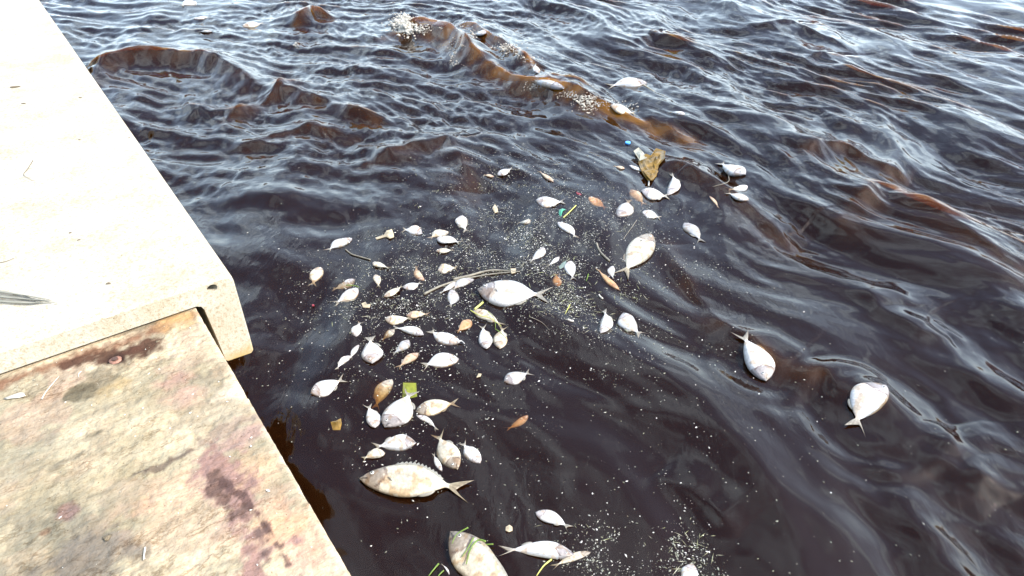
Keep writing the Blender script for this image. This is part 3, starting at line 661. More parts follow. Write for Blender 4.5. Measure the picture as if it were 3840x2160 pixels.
FISH = [
 # head x,y  tail x,y  width  material  label  extras   (3840 px frame)
 (1317,893,1222,940,31,'fish_white','white fish pointing up right, just above the curved pale twig',{}),
 (1397,986,1462,1011,21,'fish_cream','slim pinkish fish just right of the end of the curved twig',dict(pitch=-3)),
 (1200,1002,1170,1072,44,'fish_cream','broad cream fish standing alone at the far left of the raft, below the curved twig',dict(bend=0)),
 (1411,1031,1421,1080,27,'fish_cream','stubby yellowish fish, tail down, between the twig fish and the pair lying nose to tail',{}),
 (1332,1048,1242,1084,22,'fish_grey','dull grey fish sunk just under the surface above the green-edged white fish',dict(sink=.55)),
 (1345,1084,1252,1142,36,'fish_white','white fish with a green blade over its head on the left of the raft',dict(side=-1)),
 (1440,1115,1514,1076,22,'fish_cream','slender cream fish, the lower left one of two lying nose to tail',dict(pitch=-4)),
 (1512,1082,1582,1060,27,'fish_white','plump white fish, the upper right one of two lying nose to tail',{}),
 (1582,1054,1556,996,26,'fish_tan','tan fish hanging tail up behind the pair lying nose to tail',dict(sink=.2)),
 (1584,873,1508,861,28,'fish_white','arched white fish above the mat, right of the folded tan leaf',dict(bend=.12)),
 (1679,866,1606,892,25,'fish_cream','dull slim fish tucked above the wrinkled white fish',dict(sink=.15)),
 (1640,893,1730,911,37,'fish_white','wrinkled bright white fish right above the yellow green one',dict(lump=.25)),
 (1634,941,1704,936,20,'fish_cream','yellow green tinted fish beneath the wrinkled white one',dict(sink=.1)),
 (1641,1012,1716,1005,29,'fish_cream','cream fish with a pinkish tail above the long grass reed',{}),
 (1727,811,1748,872,42,'fish_white','deep bodied white fish hanging tail down at the top of the raft',{}),
 (1990,832,1938,833,20,'fish_cream','white fish of which only a domed tip shows amid the specks',dict(sink=.3)),
 (2098,834,2166,893,35,'fish_white','white fish pointing up left below the green plastic scrap',{}),
 (2045,930,1986,985,31,'fish_white','white fish pointing up right in the middle of the thickest specks',{}),
 (2099,965,2054,998,13,'fish_white','tiny slender white fish beside the pale grey fish hanging tail down',{}),
 (2136,980,2149,1053,40,'fish_white','pale grey fish hanging tail down over the dense grass bits',{}),
 (2090,1068,2086,1018,32,'fish_orange','blurred brown fish sunk left of the pale grey one',dict(sink=.7)),
 (2293,999,2298,1048,27,'fish_white','small bright kite-shaped fish across the tail of the large speckled fish',dict(fork=.2,tail=.1)),
 (2318,1090,2236,1005,22,'fish_orange','tan and orange fish lying below the small kite-shaped one',dict(bend=-.06)),
 (1792,1096,2062,1115,80,'fish_white','large silver white fish lying level in the middle of the raft',dict(big=True,bend=.02)),
 (2443,880,2330,1040,86,'fish_cream','large speckled cream fish pointing up right with a forked tail',dict(bend=-.02)),
 (1712,1058,1648,1103,18,'fish_white','slim white fish overlapping the left end of a greyer one under the reed',{}),
 (1772,1044,1690,1090,25,'fish_grey','slim greyish fish directly under the long grass reed',{}),
 (1702,1088,1689,1154,42,'fish_grey','pale grey oval fish hanging below the two slim fish by the reed',dict(tail=.25)),
 (1778,1162,1888,1224,31,'fish_cream','cream fish draped with grass under the large level fish',{}),
 (1767,1203,1712,1249,31,'fish_orange','orange tan fish left of the grass-draped one',dict(tail=.2)),
 (1718,1291,1606,1240,42,'fish_white','white fish with its tail up left and a curled stick at its mouth',{}),
 (1824,1310,1809,1220,48,'fish_white','white fish head down, the left one of two hanging side by side',{}),
 (1870,1309,1886,1224,50,'fish_cream','creamy fish head down, the right one of two, with a stalk across it',{}),
 (1329,1263,1350,1204,38,'fish_white','stubby white fish with a yellow edge at the left side of the raft',{}),
 (1443,1202,1546,1195,26,'fish_cream','beige fish, left of two lying end to end under the mat',{}),
 (1524,1184,1611,1178,24,'fish_tan','beige fish, right of two lying end to end under the mat',{}),
 (1480,1238,1424,1264,30,'fish_cream','half sunk fish with only its front end bright white, beside the long slim white one',dict(sink=-.1,pitch=20)),
 (1591,1254,1472,1227,31,'fish_white','long slim white fish below the two beige ones end to end',{}),
 (1396,1366,1388,1264,74,'fish_white','broad blunt white fish belly up, largest on the left of the raft',dict(tail=.3,fork=.1)),
 (1344,1293,1312,1348,20,'fish_white','narrow white fish against the left side of the broad blunt one',{}),
 (1314,1333,1258,1388,20,'fish_white','narrow white fish whose head touches the tail of another left of the broad blunt one',{}),
 (1538,1278,1470,1331,32,'fish_grey','mauve grey fish right of the broad blunt one',dict(sink=.1)),
 (1569,1325,1488,1382,29,'fish_tan','beige fish directly below the mauve grey one',{}),
 (1717,1340,1580,1372,46,'fish_white','white fish with a tan snout facing right below the curled stick fish',dict(side=-1)),
 (1167,1478,1296,1420,47,'fish_white','white fish with a grey head nearest to the dock corner',{}),
 (1464,1424,1392,1512,50,'fish_cream','fish with a bright head fading into brown water above the medium white fish',dict(sink=-.1,pitch=20)),
 (1450,1606,1548,1464,88,'fish_white','medium white fish head down with its tail on the green square',dict()),
 (1409,1605,1380,1518,54,'fish_white','smaller white fish pressed against the left flank of the medium one',{}),
 (1560,1540,1720,1509,52,'fish_cream','cream fish with brown patches right of the medium white one',dict(bend=-.04)),
 (1567,1554,1644,1612,18,'fish_white','thin white sprat below the brown-patched cream fish',{}),
 (1560,1660,1394,1677,50,'fish_white','white fish facing right in the row above the big spiny fish',{}),
 (1443,1696,1356,1722,34,'fish_cream','cream fish tucked left under the tail of the white one facing right',{}),
 (1712,1762,1637,1622,78,'fish_cream','stout fish head down, white behind and tan at the head',{}),
 (1655,1768,1623,1698,21,'fish_white','narrow white fish between the stout head-down fish and the spiny back',{}),
 (1798,1738,1730,1656,52,'fish_white','white fish touching the right side of the stout head-down one',{}),
 (1357,1790,1760,1836,112,'fish_cream','largest fish, cream sided, with a spiny back fin raised',dict(spiny=True,big=True,bend=-.05)),
 (1688,2004,1990,2300,128,'fish_cream','big cream fish wound with green grass, cut by the lower edge',dict(big=True)),
 (2013,1918,2142,1982,46,'fish_white','white fish with a yellow back lying alone near the bottom',{}),
 (2152,2074,1874,2060,62,'fish_white','long white fish with a thin tail pointing left at the bottom',dict(bend=.05)),
 (2213,2068,2068,2126,30,'fish_cream','slim pinkish fish with its head at the end of the long white one',{}),
 (1688,2155,1656,2112,8,'fish_white','matchstick thin white sprat left of the grass-wound fish',{}),
 (2596,2116,2570,2230,62,'fish_white','white fish cut by the bottom edge of the view amid pale specks',{}),
 (1890,1433,1992,1396,41,'fish_grey','grey white fish with a beige tail alone below the raft centre',{}),
 (1983,1560,1898,1600,25,'fish_orange','brown fish fading under the surface in the open dark water',dict(sink=.2,pitch=10)),
 (1865,658,1926,629,27,'fish_white','small white fish with its tail up right, topmost of the raft',{}),
 (1852,663,1812,656,12,'fish_tan','very small tan fish left of the topmost small white one',{}),
 (2074,684,2020,640,17,'fish_tan','tan stick-like fish angled down right above the raft',{}),
 (2010,757,2120,760,34,'fish_white','white fish with a dark band behind its head above the green scrap',{}),
 (2208,740,2280,762,30,'fish_orange','fish with a bright head fading to orange under water',dict(sink=-.05,pitch=18)),
 (2360,620,2420,648,14,'fish_white','slim white fish by the stem of the crumpled amber bag',{}),
 (2517,733,2526,650,42,'fish_white','mottled white fish standing upright right of the amber bag',dict(lump=.15,tail=.15)),
 (2405,720,2512,739,30,'fish_white','white fish lying level just below the amber bag',{}),
 (2368,704,2420,762,30,'fish_tan','brown sunken fish between the level white one and the grey one',dict(sink=.65)),
 (2324,812,2362,744,54,'fish_grey','grey fish crossed by a dark line, left of the level white one',dict(tail=.3,sink=.15)),
 (2408,795,2481,819,31,'fish_white','smooth white fish above the head of the large speckled fish',{}),
 (2570,838,2634,910,38,'fish_grey','grey mottled fish with a beige tail at the right side of the raft',{}),
 (2788,661,2694,612,34,'fish_white','white fish far right, topmost of three on the wave crest',{}),
 (2807,702,2730,713,15,'fish_white','thin white fish far right, middle of three on the wave crest',{}),
 (2806,753,2724,722,27,'fish_white','white fish far right, lowest of three on the wave crest',{}),
 (2664,736,2696,780,11,'fish_tan','tiny tan fish left of the three on the wave crest',{}),
 (2342,634,2300,622,18,'fish_tan','small tan fish left of the amber bag at the water line',{}),
 (2264,1253,2270,1160,45,'fish_white','lumpy curled white fish head down right of the grass bits',dict(lump=.35,bend=.12)),
 (2329,1180,2404,1263,50,'fish_white','white fish with a black eye beside the lumpy curled one',{}),
 (2877,1430,2778,1246,88,'fish_white','white fish head down, left of two drifting apart on the right',dict(spiny=False)),
 (3304,1440,3192,1610,126,'fish_white','round bodied white fish farthest right, ringed by ripples',dict()),
 (733,10,677,25,14,'fish_white','small white fish at the very top left of the water',dict(sink=-.1)),
 (727,74,792,64,25,'fish_white','brightest white fish of the four far off at the top left',dict(sink=-.1)),
 (796,120,742,121,13,'fish_white','thin white fish straight below the brightest one at the top left',dict(sink=-.1)),
 (908,98,992,84,22,'fish_cream','greenish white fish, rightmost of the four far off at the top left',dict(sink=.1)),
 (2016,277,2005,238,24,'fish_white','small white fish standing in the crest right of the foam',dict(tail=.1)),
 (2120,333,1970,290,31,'fish_white','white fish riding the back of the brown breaking wave',{}),
 (2425,312,2274,325,25,'fish_white','long thin white fish behind the crest with a stick at its nose',dict(bend=.05)),
 (2288,398,2390,431,31,'fish_cream','grey white fish lying in the brown face of the wave',{}),
 (2569,432,2508,420,14,'fish_white','small white fish right of the end of the brown crest',{}),
 (1824,125,1776,127,9,'fish_white','sliver of white fish behind the foaming crest',{}),
]
for hx, hy, tx, ty, wd, m, lab, kw in FISH: fish(hx, hy, tx, ty, wd, m, lab, **kw)

# ------------------------------------------------------------------ other floating things
def tube_pts(P, rad, n=6, taper=True):
    V = []; Fc = []; P = [np.array(p, float) for p in P]; m = len(P)
    for i, p in enumerate(P):
        d = P[min(i + 1, m - 1)] - P[max(i - 1, 0)]; d /= np.linalg.norm(d); a = np.cross(d, [0, 0, 1.]); a /= (np.linalg.norm(a) + 1e-9); b = np.cross(a, d)
        rr = rad * ((1 - .55 * i / (m - 1)) if taper else 1)
        for j in range(n): t = 2 * math.pi * j / n; V.append(p + (a * math.cos(t) + b * math.sin(t)) * rr)
    for i in range(m - 1):
        for j in range(n): a = i * n + j; b = i * n + (j + 1) % n; Fc.append((a, b, b + n, a + n))
    Fc.append(tuple(range(n - 1, -1, -1))); Fc.append(tuple((m - 1) * n + j for j in range(n)))
    return V, Fc
def local(V, o): return [tuple(np.asarray(v) - o) for v in V]
def smooth_line(pts, k=5):
    P = np.array(pts, float); out = []
    for i in range(len(P) - 1):
        p0 = P[max(i - 1, 0)]; p1 = P[i]; p2 = P[i + 1]; p3 = P[min(i + 2, len(P) - 1)]
        for t in np.linspace(0, 1, k, endpoint=False):
            out.append(.5 * ((2 * p1) + (-p0 + p2) * t + (2 * p0 - 5 * p1 + 4 * p2 - p3) * t * t + (-p0 + 3 * p1 - 3 * p2 + p3) * t ** 3))
    out.append(P[-1]); return out
def stalk(name, pts, rad, m, label, cat, group=None, lift=.004, taper=True, bow=0, on=None):
    P = []
    sl = smooth_line(pts)
    for i, (x, y) in enumerate(sl):
        p = surf(x, y) if on is None else at(x, y, on); p[2] += lift + bow * math.sin(math.pi * i / (len(sl) - 1)); P.append(p)
    V, Fc = tube_pts(P, rad, 6, taper); o0 = P[0]
    C = [[.75 + .5 * rnd.random()] * 3 for _ in V]
    o = mesh_obj(name, local(V, o0), Fc, m, None, C, loc=o0); tag(o, label, cat, group); return o

stalk('twig', [(1296, 937), (1318, 955), (1350, 965), (1388, 976)], .0045, M['stem_brown'], 'curved pale twig between two fish at the left of the raft', 'twig', taper=False)
stalk('twig', [(2237, 914), (2244, 935), (2258, 955), (2285, 980)], .006, M['stem_brown'], 'bent grey twig left of the large speckled fish', 'twig', taper=False)
stalk('reed', [(1590, 1105), (1640, 1080), (1690, 1062), (1760, 1044), (1860, 1028), (1950, 1020)], .007, M['stem_brown'], 'long flat brown reed stretched above the large level fish', 'reed')
stalk('reed', [(1700, 1050), (1760, 1036), (1840, 1016), (1930, 1020)], .009, M['stem_brown'], 'broad brown reed piece lying over the long flat one', 'reed')
stalk('grass_stem', [(2160, 774), (2136, 798), (2112, 820)], .0035, M['plant_yellow'], 'straight yellow stem right beside the green plastic scrap', 'grass stem', taper=False, lift=.008)
stalk('grass_stem', [(1811, 1144), (1795, 1158), (1780, 1170)], .006, M['plant_yellow'], 'thick bright yellow stem sticking up between the large level fish and the draped one', 'grass stem', taper=False, lift=.018)
stalk('grass_stem', [(1765, 1175), (1800, 1195), (1840, 1205), (1880, 1235)], .003, M['plant_yellow'], 'long yellow green stem lying along the grass-draped fish', 'grass stem', lift=.020)
stalk('grass_stem', [(1830, 1180), (1855, 1210), (1858, 1250)], .0022, M['plant_green'], 'thin green blade bent over the tail of the draped fish', 'grass stem', lift=.022)
stalk('grass_stem', [(1860, 1250), (1880, 1265), (1900, 1285)], .0028, M['plant_green'], 'short dark stalk across the creamy head-down fish', 'grass stem', lift=.026)
stalk('grass_stem', [(1300, 1078), (1330, 1080), (1348, 1086)], .003, M['plant_green'], 'green blade over the head of the white fish at the left', 'grass stem', lift=.016)
stalk('grass_stem', [(1757, 2000), (1715, 2025), (1697, 2060)], .0030, M['plant_green'], 'upper green blade wound round the big grass-wound fish', 'grass stem', lift=.034)
stalk('grass_stem', [(1777, 2040), (1755, 2080), (1733, 2112)], .0030, M['plant_green'], 'middle green blade wound round the big grass-wound fish', 'grass stem', lift=.036)
stalk('grass_stem', [(1822, 2055), (1793, 2050), (1765, 2085), (1750, 2140)], .0040, M['plant_green'], 'lowest and widest green blade wound round the big grass-wound fish', 'grass stem', lift=.038)
stalk('grass_stem', [(1850, 2048), (1815, 2050), (1793, 2050)], .0028, M['plant_green'], 'green blade running off the back of the big grass-wound fish', 'grass stem', lift=.012)
stalk('grass_stem', [(1645, 2116), (1625, 2140), (1608, 2162)], .0032, M['plant_green'], 'left of two parallel green blades in the bottom water', 'grass stem')
stalk('grass_stem', [(1664, 2142), (1650, 2155), (1640, 2170)], .0028, M['plant_green'], 'right and shorter of two parallel green blades in the bottom water', 'grass stem')
stalk('grass_stem', [(2068, 2100), (2038, 2125), (2012, 2162)], .0035, M['plant_yellow'], 'curved yellow green blade under the long white fish', 'grass stem')
stalk('grass_stem', [(2388, 827), (2365, 860), (2338, 897)], .0025, M['stem_brown'], 'thin straight stem pointing at the large speckled fish', 'grass stem')
stalk('grass_stem', [(2727, 645), (2732, 665), (2728, 685), (2672, 702)], .0035, M['stem_brown'], 'elbow bent stem hanging from the topmost fish on the wave crest', 'grass stem')
stalk('grass_stem', [(2206, 1030), (2202, 1045), (2198, 1056)], .003, M['plant_green'], 'short upright green bit among the dense grass bits', 'grass stem')
stalk('grass_stem', [(2137, 1145), (2128, 1162), (2119, 1180)], .0028, M['plant_yellow'], 'short straight stem right of the tail of the large level fish', 'grass stem')
stalk('grass_stem', [(1985, 1190), (2030, 1210), (2060, 1240)], .0016, M['stem_brown'], 'hair thin brown stem in the gap below the large level fish', 'grass stem')
stalk('stick', [(2412, 318), (2430, 330), (2452, 342)], .005, M['leaf_tan'], 'pale stick at the nose of the thin fish behind the crest', 'stick')
stalk('stick', [(1716, 1288), (1730, 1284), (1742, 1294)], .004, M['fish_white'], 'curled white stick at the mouth of a fish', 'stick', lift=.01)
stalk('stick', [(2246, 1107), (2252, 1116), (2260, 1122)], .0045, M['foam'], 'small white rod right of the tail of the large level fish', 'stick', taper=False)
stalk('stick', [(2130, 1200), (2140, 1205), (2150, 1206)], .0055, M['foam'], 'short fat white rod among bits below the raft centre', 'stick', taper=False)
stalk('stick', [(2433, 678), (2433, 688), (2432, 699)], .005, M['foam'], 'white tip poking down out of the amber bag', 'stick', taper=False)

def sheet(name, outline, m, label, cat, amp=.01, lift=.004, on=None, cols=None, seed=0, parts=None, thick=.0012):
    """crumpled flat thing filled in from its outline (3840 px frame), with real thickness"""
    r = random.Random(seed); pts = [surf(x, y) if on is None else at(x, y, on) for x, y in outline]
    z0 = sum(p[2] for p in pts) / len(pts); P = [np.array([p[0], p[1], p[2] if on is None else z0]) for p in pts]
    c = sum(P) / len(P); V = []; Fc = []; C = []; n = len(P); R = 7
    for lay in (1, -1):
        V.append(c + [0, 0, lift + amp * .6 + lay * thick]); C.append([1] * 3)
        for k in range(1, R + 1):
            f = k / R
            for i in range(n):
                q = c * (1 - f) + P[i] * f; nz = mnoise.noise(Vector((q[0] * 22 + seed, q[1] * 22, seed * 3.1)))
                V.append(np.array([q[0], q[1], q[2] + lift + amp * nz * 1.3 + amp * (1 - f) * .6 + lay * thick])); s = .75 + .5 * mnoise.noise(Vector((q[0] * 40, q[1] * 40, seed))); C.append([s + .2] * 3)
    st = 1 + R * n
    for i in range(n):
        j = (i + 1) % n; Fc.append((0, 1 + i, 1 + j)); Fc.append((st, st + 1 + j, st + 1 + i))
        for k in range(R - 1):
            a = 1 + k * n; b = a + n; Fc.append((a + i, b + i, b + j, a + j)); Fc.append((st + a + i, st + a + j, st + b + j, st + b + i))
        a = 1 + (R - 1) * n; Fc.append((a + i, st + a + i, st + a + j, a + j))
    o = mesh_obj(name, local(V, c), Fc, m, None, C, smooth=False, loc=c); tag(o, label, cat); return o

bag = bpy.data.objects.new('plastic_bag', None); COL.objects.link(bag); bp_ = surf(2436, 640); bag.location = bp_
tag(bag, 'crumpled translucent amber plastic bag floating at the top right of the raft', 'plastic bag')
def bag_part(nm, outline, m, amp, lift, seed):
    o = sheet(nm, outline, m, None, None, amp, lift, seed=seed)
    if 'category' in o: del o['category']
    o.location = Vector(o.location) - Vector(bp_); o.parent = bag
bag_part('bag_body', [(2392, 600), (2420, 588), (2440, 592), (2460, 560), (2496, 565), (2492, 602), (2470, 625), (2462, 660), (2448, 680), (2430, 682), (2412, 660), (2400, 640)], M['leaf_brown'], .022, .012, 3)
bag_part('bag_flap', [(2374, 580), (2394, 563), (2412, 578), (2425, 600), (2398, 612)], mat('bag_clear', (.36, .34, .26), .2, True, alpha=.7), .012, .022, 5)
bag_part('bag_fold', [(2410, 650), (2445, 640), (2468, 650), (2455, 672), (2440, 688), (2428, 676)], M['leaf_brown'], .012, .020, 7)

lf = sheet('leaf', [(1450, 868), (1470, 862), (1476, 878), (1478, 892), (1462, 898), (1447, 890), (1412, 900), (1408, 893), (1440, 882)], M['leaf_tan'], 'folded pale tan leaf with a stalk, left above the raft', 'leaf', .008, seed=2)
sheet('leaf', [(1240, 1582), (1262, 1580), (1278, 1568), (1282, 1590), (1276, 1612), (1248, 1612)], M['leaf_brown'], 'small amber leaf alone in the dark water near the dock', 'leaf', .010, lift=0, seed=4)
sheet('leaf', [(1897, 1978), (1910, 1970), (1922, 1978), (1922, 1992), (1908, 1998), (1896, 1992)], M['leaf_tan'], 'round ochre leaf scrap above the long white fish', 'leaf', .005, seed=6)
sheet('leaf', [(1787, 1418), (1794, 1404), (1806, 1404), (1802, 1415)], M['leaf_tan'], 'small beige leaf scrap left of the grey white fish', 'leaf', .004, seed=8)
sheet('leaf', [(1846, 785), (1856, 768), (1866, 784), (1868, 798), (1856, 800)], M['leaf_tan'], 'pointed tan leaf scrap near the upper left of the specks', 'leaf', .005, seed=9)
sheet('leaf', [(1914, 1010), (1934, 1008), (1934, 1024), (1918, 1030)], M['leaf_tan'], 'square pale brown leaf bit at the right end of the reed', 'leaf', .005, seed=12)
sheet('leaf', [(1356, 1140), (1370, 1132), (1376, 1142), (1390, 1144), (1386, 1156), (1362, 1154)], M['leaf_tan'], 'torn pinkish leaf bit under the green-edged fish', 'leaf', .006, seed=15)
sheet('leaf', [(2095, 1002), (2110, 985), (2124, 978), (2118, 1000), (2100, 1010)], mat('leaf_teal', (.12, .16, .14), .5, True), 'dull teal leaf against the pale grey fish', 'leaf', .004, lift=0, seed=19)
sheet('wrapper', [(1511, 1431), (1560, 1431), (1564, 1484), (1540, 1488), (1509, 1486)], mat('wrapper_green', (.28, .40, .05), .35, True, noise_amt=.2), 'square lime green wrapper under the tail of the medium white fish', 'wrapper', .004, lift=-.008, seed=21)
sheet('plastic_scrap', [(2096, 790), (2108, 784), (2121, 786), (2110, 794), (2106, 806), (2101, 812), (2095, 802)], M['green_plastic'], 'curled bright green plastic scrap in the speckled mat', 'plastic scrap', .008, seed=23)
sheet('plastic_scrap', [(2160, 722), (2178, 728), (2180, 733), (2164, 730)], M['red'], 'tiny dark red plastic scrap near the top of the mat', 'plastic scrap', .003, seed=25)
sheet('plastic_scrap', [(1170, 1144), (1178, 1144), (1180, 1150), (1171, 1151)], M['red'], 'tiny pink red speck alone at the left of the mat', 'plastic scrap', .002, seed=27)
# blue bottle cap
cp = surf(2354, 538)
V = []; Fc = []; n = 20
for k, (r_, z) in enumerate(((.0155, -.004), (.0165, .004), (.0155, .0065), (.011, .0062))):
    for j in range(n): rr = r_ * (1 + (.02 if j % 2 and k < 2 else 0)); V.append((rr * math.cos(j * 2 * math.pi / n), rr * math.sin(j * 2 * math.pi / n), z))
for k in range(3):
    for j in range(n): a = k * n + j; b = k * n + (j + 1) % n; Fc.append((a, b, b + n, a + n))
Fc.append(tuple(3 * n + j for j in range(n))); Fc.append(tuple(range(n - 1, -1, -1)))
capo = mesh_obj('bottle_cap', V, Fc, M['blue'], None, [[1, 1, 1]] * len(V), loc=tuple(cp + [0, 0, .004])); capo.scale = (1.3,) * 3
tag(capo, 'round blue plastic bottle cap floating above the amber bag', 'bottle cap')

# ------------------------------------------------------------------ stuff: specks, grass bits, foam
def scatter(name, label, clusters, base_n, sizes, palette, elong=(1, 2.2), lift=.001, seed=5, m=None):
    r = np.random.RandomState(seed); V = []; Fc = []; C = []
    P = []
    for cx, cy_, rx, ry, ang, n in clusters:
        n = int(n * base_n); a = r.randn(n) * .5 * rx; b = r.randn(n) * .5 * ry; ca_, sa_ = math.cos(ang), math.sin(ang)
        P.append(np.stack([cx + a * ca_ - b * sa_, cy_ + a * sa_ + b * ca_], 1))
    P = np.vstack(P); P = P[(P[:, 0] > -200) & (P[:, 1] > 5) & (P[:, 0] < 4050) & (P[:, 1] < 2330)]
    d = _r[None] * (P[:, :1] - 1920) / F - _u[None] * (P[:, 1:] - 1080) / F + _f[None]
    z = np.zeros(len(P))
    for _ in range(4):
        q = O + d * ((z[:, None] - H) / d[:, 2:3]); z = .5 * z + .5 * wave_h(q[:, 0], q[:, 1])
    q = O + d * ((z[:, None] - H) / d[:, 2:3])
    nz = np.array([mnoise.noise(Vector((a * 5.5 + 2, b * 5.5, 1))) + .6 * mnoise.noise(Vector((a * 16, b * 16, 7))) for a, b in q[:, :2]]); q = q[r.rand(len(q)) < np.clip(.50 + 1.2 * nz, .10, 1)]
    # nothing inside the dock
    uu = (q[:, :2] - C0[:2]) @ D2[:2]; q = q[uu > -.10]
    for p in q:
        s = sizes[0] + (sizes[1] - sizes[0]) * r.rand() ** 3; e = r.uniform(*elong); th = r.rand() * math.pi
        ax = np.array([math.cos(th), math.sin(th), 0]) * s * e; ay = np.array([-math.sin(th), math.cos(th), 0]) * s; k = len(V)
        p = p + [0, 0, lift * r.rand()]
        V += [p + ax, p + ay * .8, p - ax, p - ay, p + [0, 0, s * .7], p - [0, 0, s * .6]]
        for i in range(4): Fc.append((k + i, k + (i + 1) % 4, k + 4)); Fc.append((k + (i + 1) % 4, k + i, k + 5))
        c = palette[r.randint(len(palette))]; f = .6 + .6 * r.rand(); C += [[c[0] * f, c[1] * f, c[2] * f]] * 6
    o = mesh_obj(name, V, Fc, m or M['debris'], None, C, smooth=False); tag(o, label, kind='stuff'); return o
K = 1.4907
CL = [  # centre x,y, spread, angle, density   (2576 px frame)
    (1330, 470, 260, 90, .1, 900), (1280, 600, 330, 90, -.15, 1500), (1420, 640, 220, 110, .1, 1200), (1480, 540, 260, 120, .3, 900), (1440, 750, 160, 90, .3, 1000),
    (1100, 650, 300, 110, -.1, 800), (980, 740, 260, 110, -.1, 700), (1180, 700, 300, 100, -.2, 700), (1060, 780, 260, 80, 0, 500), (1540, 860, 300, 80, .2, 350), (1700, 640, 250, 90, .4, 200),
    (900, 850, 260, 150, 0, 120), (980, 900, 180, 140, .5, 250), (1350, 870, 250, 120, 0, 160), (1000, 1000, 350, 250, 0, 180), (1150, 1060, 300, 200, 0, 200), (1500, 1000, 700, 500, .5, 120),
    (1650, 1370, 240, 70, .2, 260), (1560, 1420, 160, 60, .2, 260), (1720, 1440, 260, 50, 0, 160), (1500, 1300, 300, 140, 0, 60), (1900, 1200, 900, 700, .6, 110), (2200, 1300, 700, 500, 0, 40), (1650, 960, 500, 300, .5, 120),
    (2250, 900, 800, 500, .5, 40), (800, 500, 900, 400, .6, 60), (1330, 560, 120, 60, 0, 300), (800, 700, 200, 400, 0, 60), (1200, 1250, 700, 300, 0, 70),
]
CLn = [(a * K, b * K, c * K, d * K, e, n) for a, b, c, d, e, n in CL]
PALE = [(.42, .42, .39), (.30, .30, .26), (.20, .20, .16), (.66, .65, .62), (.16, .16, .11), (.24, .26, .21), (.13, .13, .10)]
scatter('floating_specks', 'raft of pale specks and crumbs on the dark water', CLn, 3.6, (.0007, .0036), PALE, seed=5)
GR = [(1480, 730, 150, 80, .3, 260), (1440, 690, 180, 90, .2, 160), (1230, 470, 200, 60, 0, 120), (1150, 700, 220, 60, 0, 90), (1330, 620, 250, 80, 0, 100), (1480, 800, 120, 60, .2, 60), (960, 760, 160, 70, 0, 60), (1680, 1380, 240, 60, .2, 80),
      (1400, 760, 140, 60, 0, 80), (1250, 530, 240, 60, 0, 70)]
scatter('grass_bits', 'mat of short dry grass bits among the specks', [(a * K, b * K, c * K, d * K, e, n) for a, b, c, d, e, n in GR], 1.0, (.0008, .0016), [(.36, .36, .22), (.30, .32, .16), (.5, .48, .36), (.2, .2, .12)], (6, 22), .003, seed=9)

def foam(label, spots, seed):
    r = np.random.RandomState(seed); V = []; Fc = []
    ic = bmesh.new(); bmesh.ops.create_icosphere(ic, subdivisions=1, radius=1); iv = [np.array(v.co) for v in ic.verts]; fc = [[v.index for v in f.verts] for f in ic.faces]; ic.free()
    for cx, cy_, rx, ry, n, s0, up in spots:
        for _ in range(n):
            x = cx + r.randn() * rx * .5; y = cy_ + r.randn() * ry * .5; p = surf(x, y); p[2] += up * r.rand() ** 1.5
            s = s0 * (.35 + r.rand() ** 2); k = len(V); st = np.array([1 + r.rand(), .8 + .4 * r.rand(), .7 + .6 * r.rand()]) * s
            V += [p + v * st * (.75 + .5 * r.rand()) for v in iv]; Fc += [[k + i for i in f] for f in fc]
    o = mesh_obj('foam', V, Fc, M['foam'], None, None); tag(o, label, kind='stuff'); return o
foam('white froth and droplets where the brown wave breaks', [(1506, 94, 30, 22, 150, .020, .05), (1508, 96, 36, 28, 420, .0075, .07), (1528, 112, 44, 24, 120, .014, .02), (1575, 112, 46, 18, 160, .006, .015), (1500, 100, 80, 40, 60, .004, .02)], 3)
foam('scattered foam along the breaking crest', [(1690, 105, 60, 14, 36, .005, .04), (1775, 135, 20, 24, 22, .006, .04), (1900, 185, 50, 20, 150, .0065, .04), (1970, 218, 40, 16, 50, .006, .02), (1700, 195, 18, 60, 60, .005, .01), (1735, 172, 16, 8, 14, .006, .01), (1708, 240, 34, 8, 26, .0045, .01)], 4)
foam('white foam and torn froth on the second crest', [(2195, 375, 56, 20, 150, .0055, .02), (2210, 400, 40, 26, 90, .0055, .01), (2130, 358, 36, 14, 60, .005, .02), (2260, 390, 60, 20, 60, .004, .01), (1995, 325, 44, 26, 70, .004, .01), (2370, 400, 40, 16, 26, .004, .02), (1110, 172, 18, 10, 26, .005, .02)], 6)

# ------------------------------------------------------------------ things lying on the dock
def on_dock(name, pts, rad, m, label, cat, z, lift=None, taper=True, group=None):
    lift = rad if lift is None else lift
    P = [at2(x, y, z) + [0, 0, lift] for x, y in smooth_line(pts, 4)]
    V, Fc = tube_pts(P, rad, 6, taper); o = mesh_obj(name, local(V, P[0]), Fc, m, None, [[.7 + .6 * rnd.random()] * 3 for _ in V], loc=P[0]); tag(o, label, cat, group); return o
on_dock('twig', [(84, 405), (70, 428), (60, 441), (72, 450), (88, 458)], .0016, M['twig'], 'thin brown twig bent like a hook on the white slab', 'twig', ZC, .004)
on_dock('twig', [(0, 662), (18, 658), (36, 650)], .0012, M['twig'], 'short straight brown twig at the left border of the white slab', 'twig', ZC, .002)
fr = bpy.data.objects.new('dry_frond', None); COL.objects.link(fr); f0 = at2(0, 740, ZC); fr.location = f0
tag(fr, 'grey dried palm frond lying on the white slab', 'palm frond')
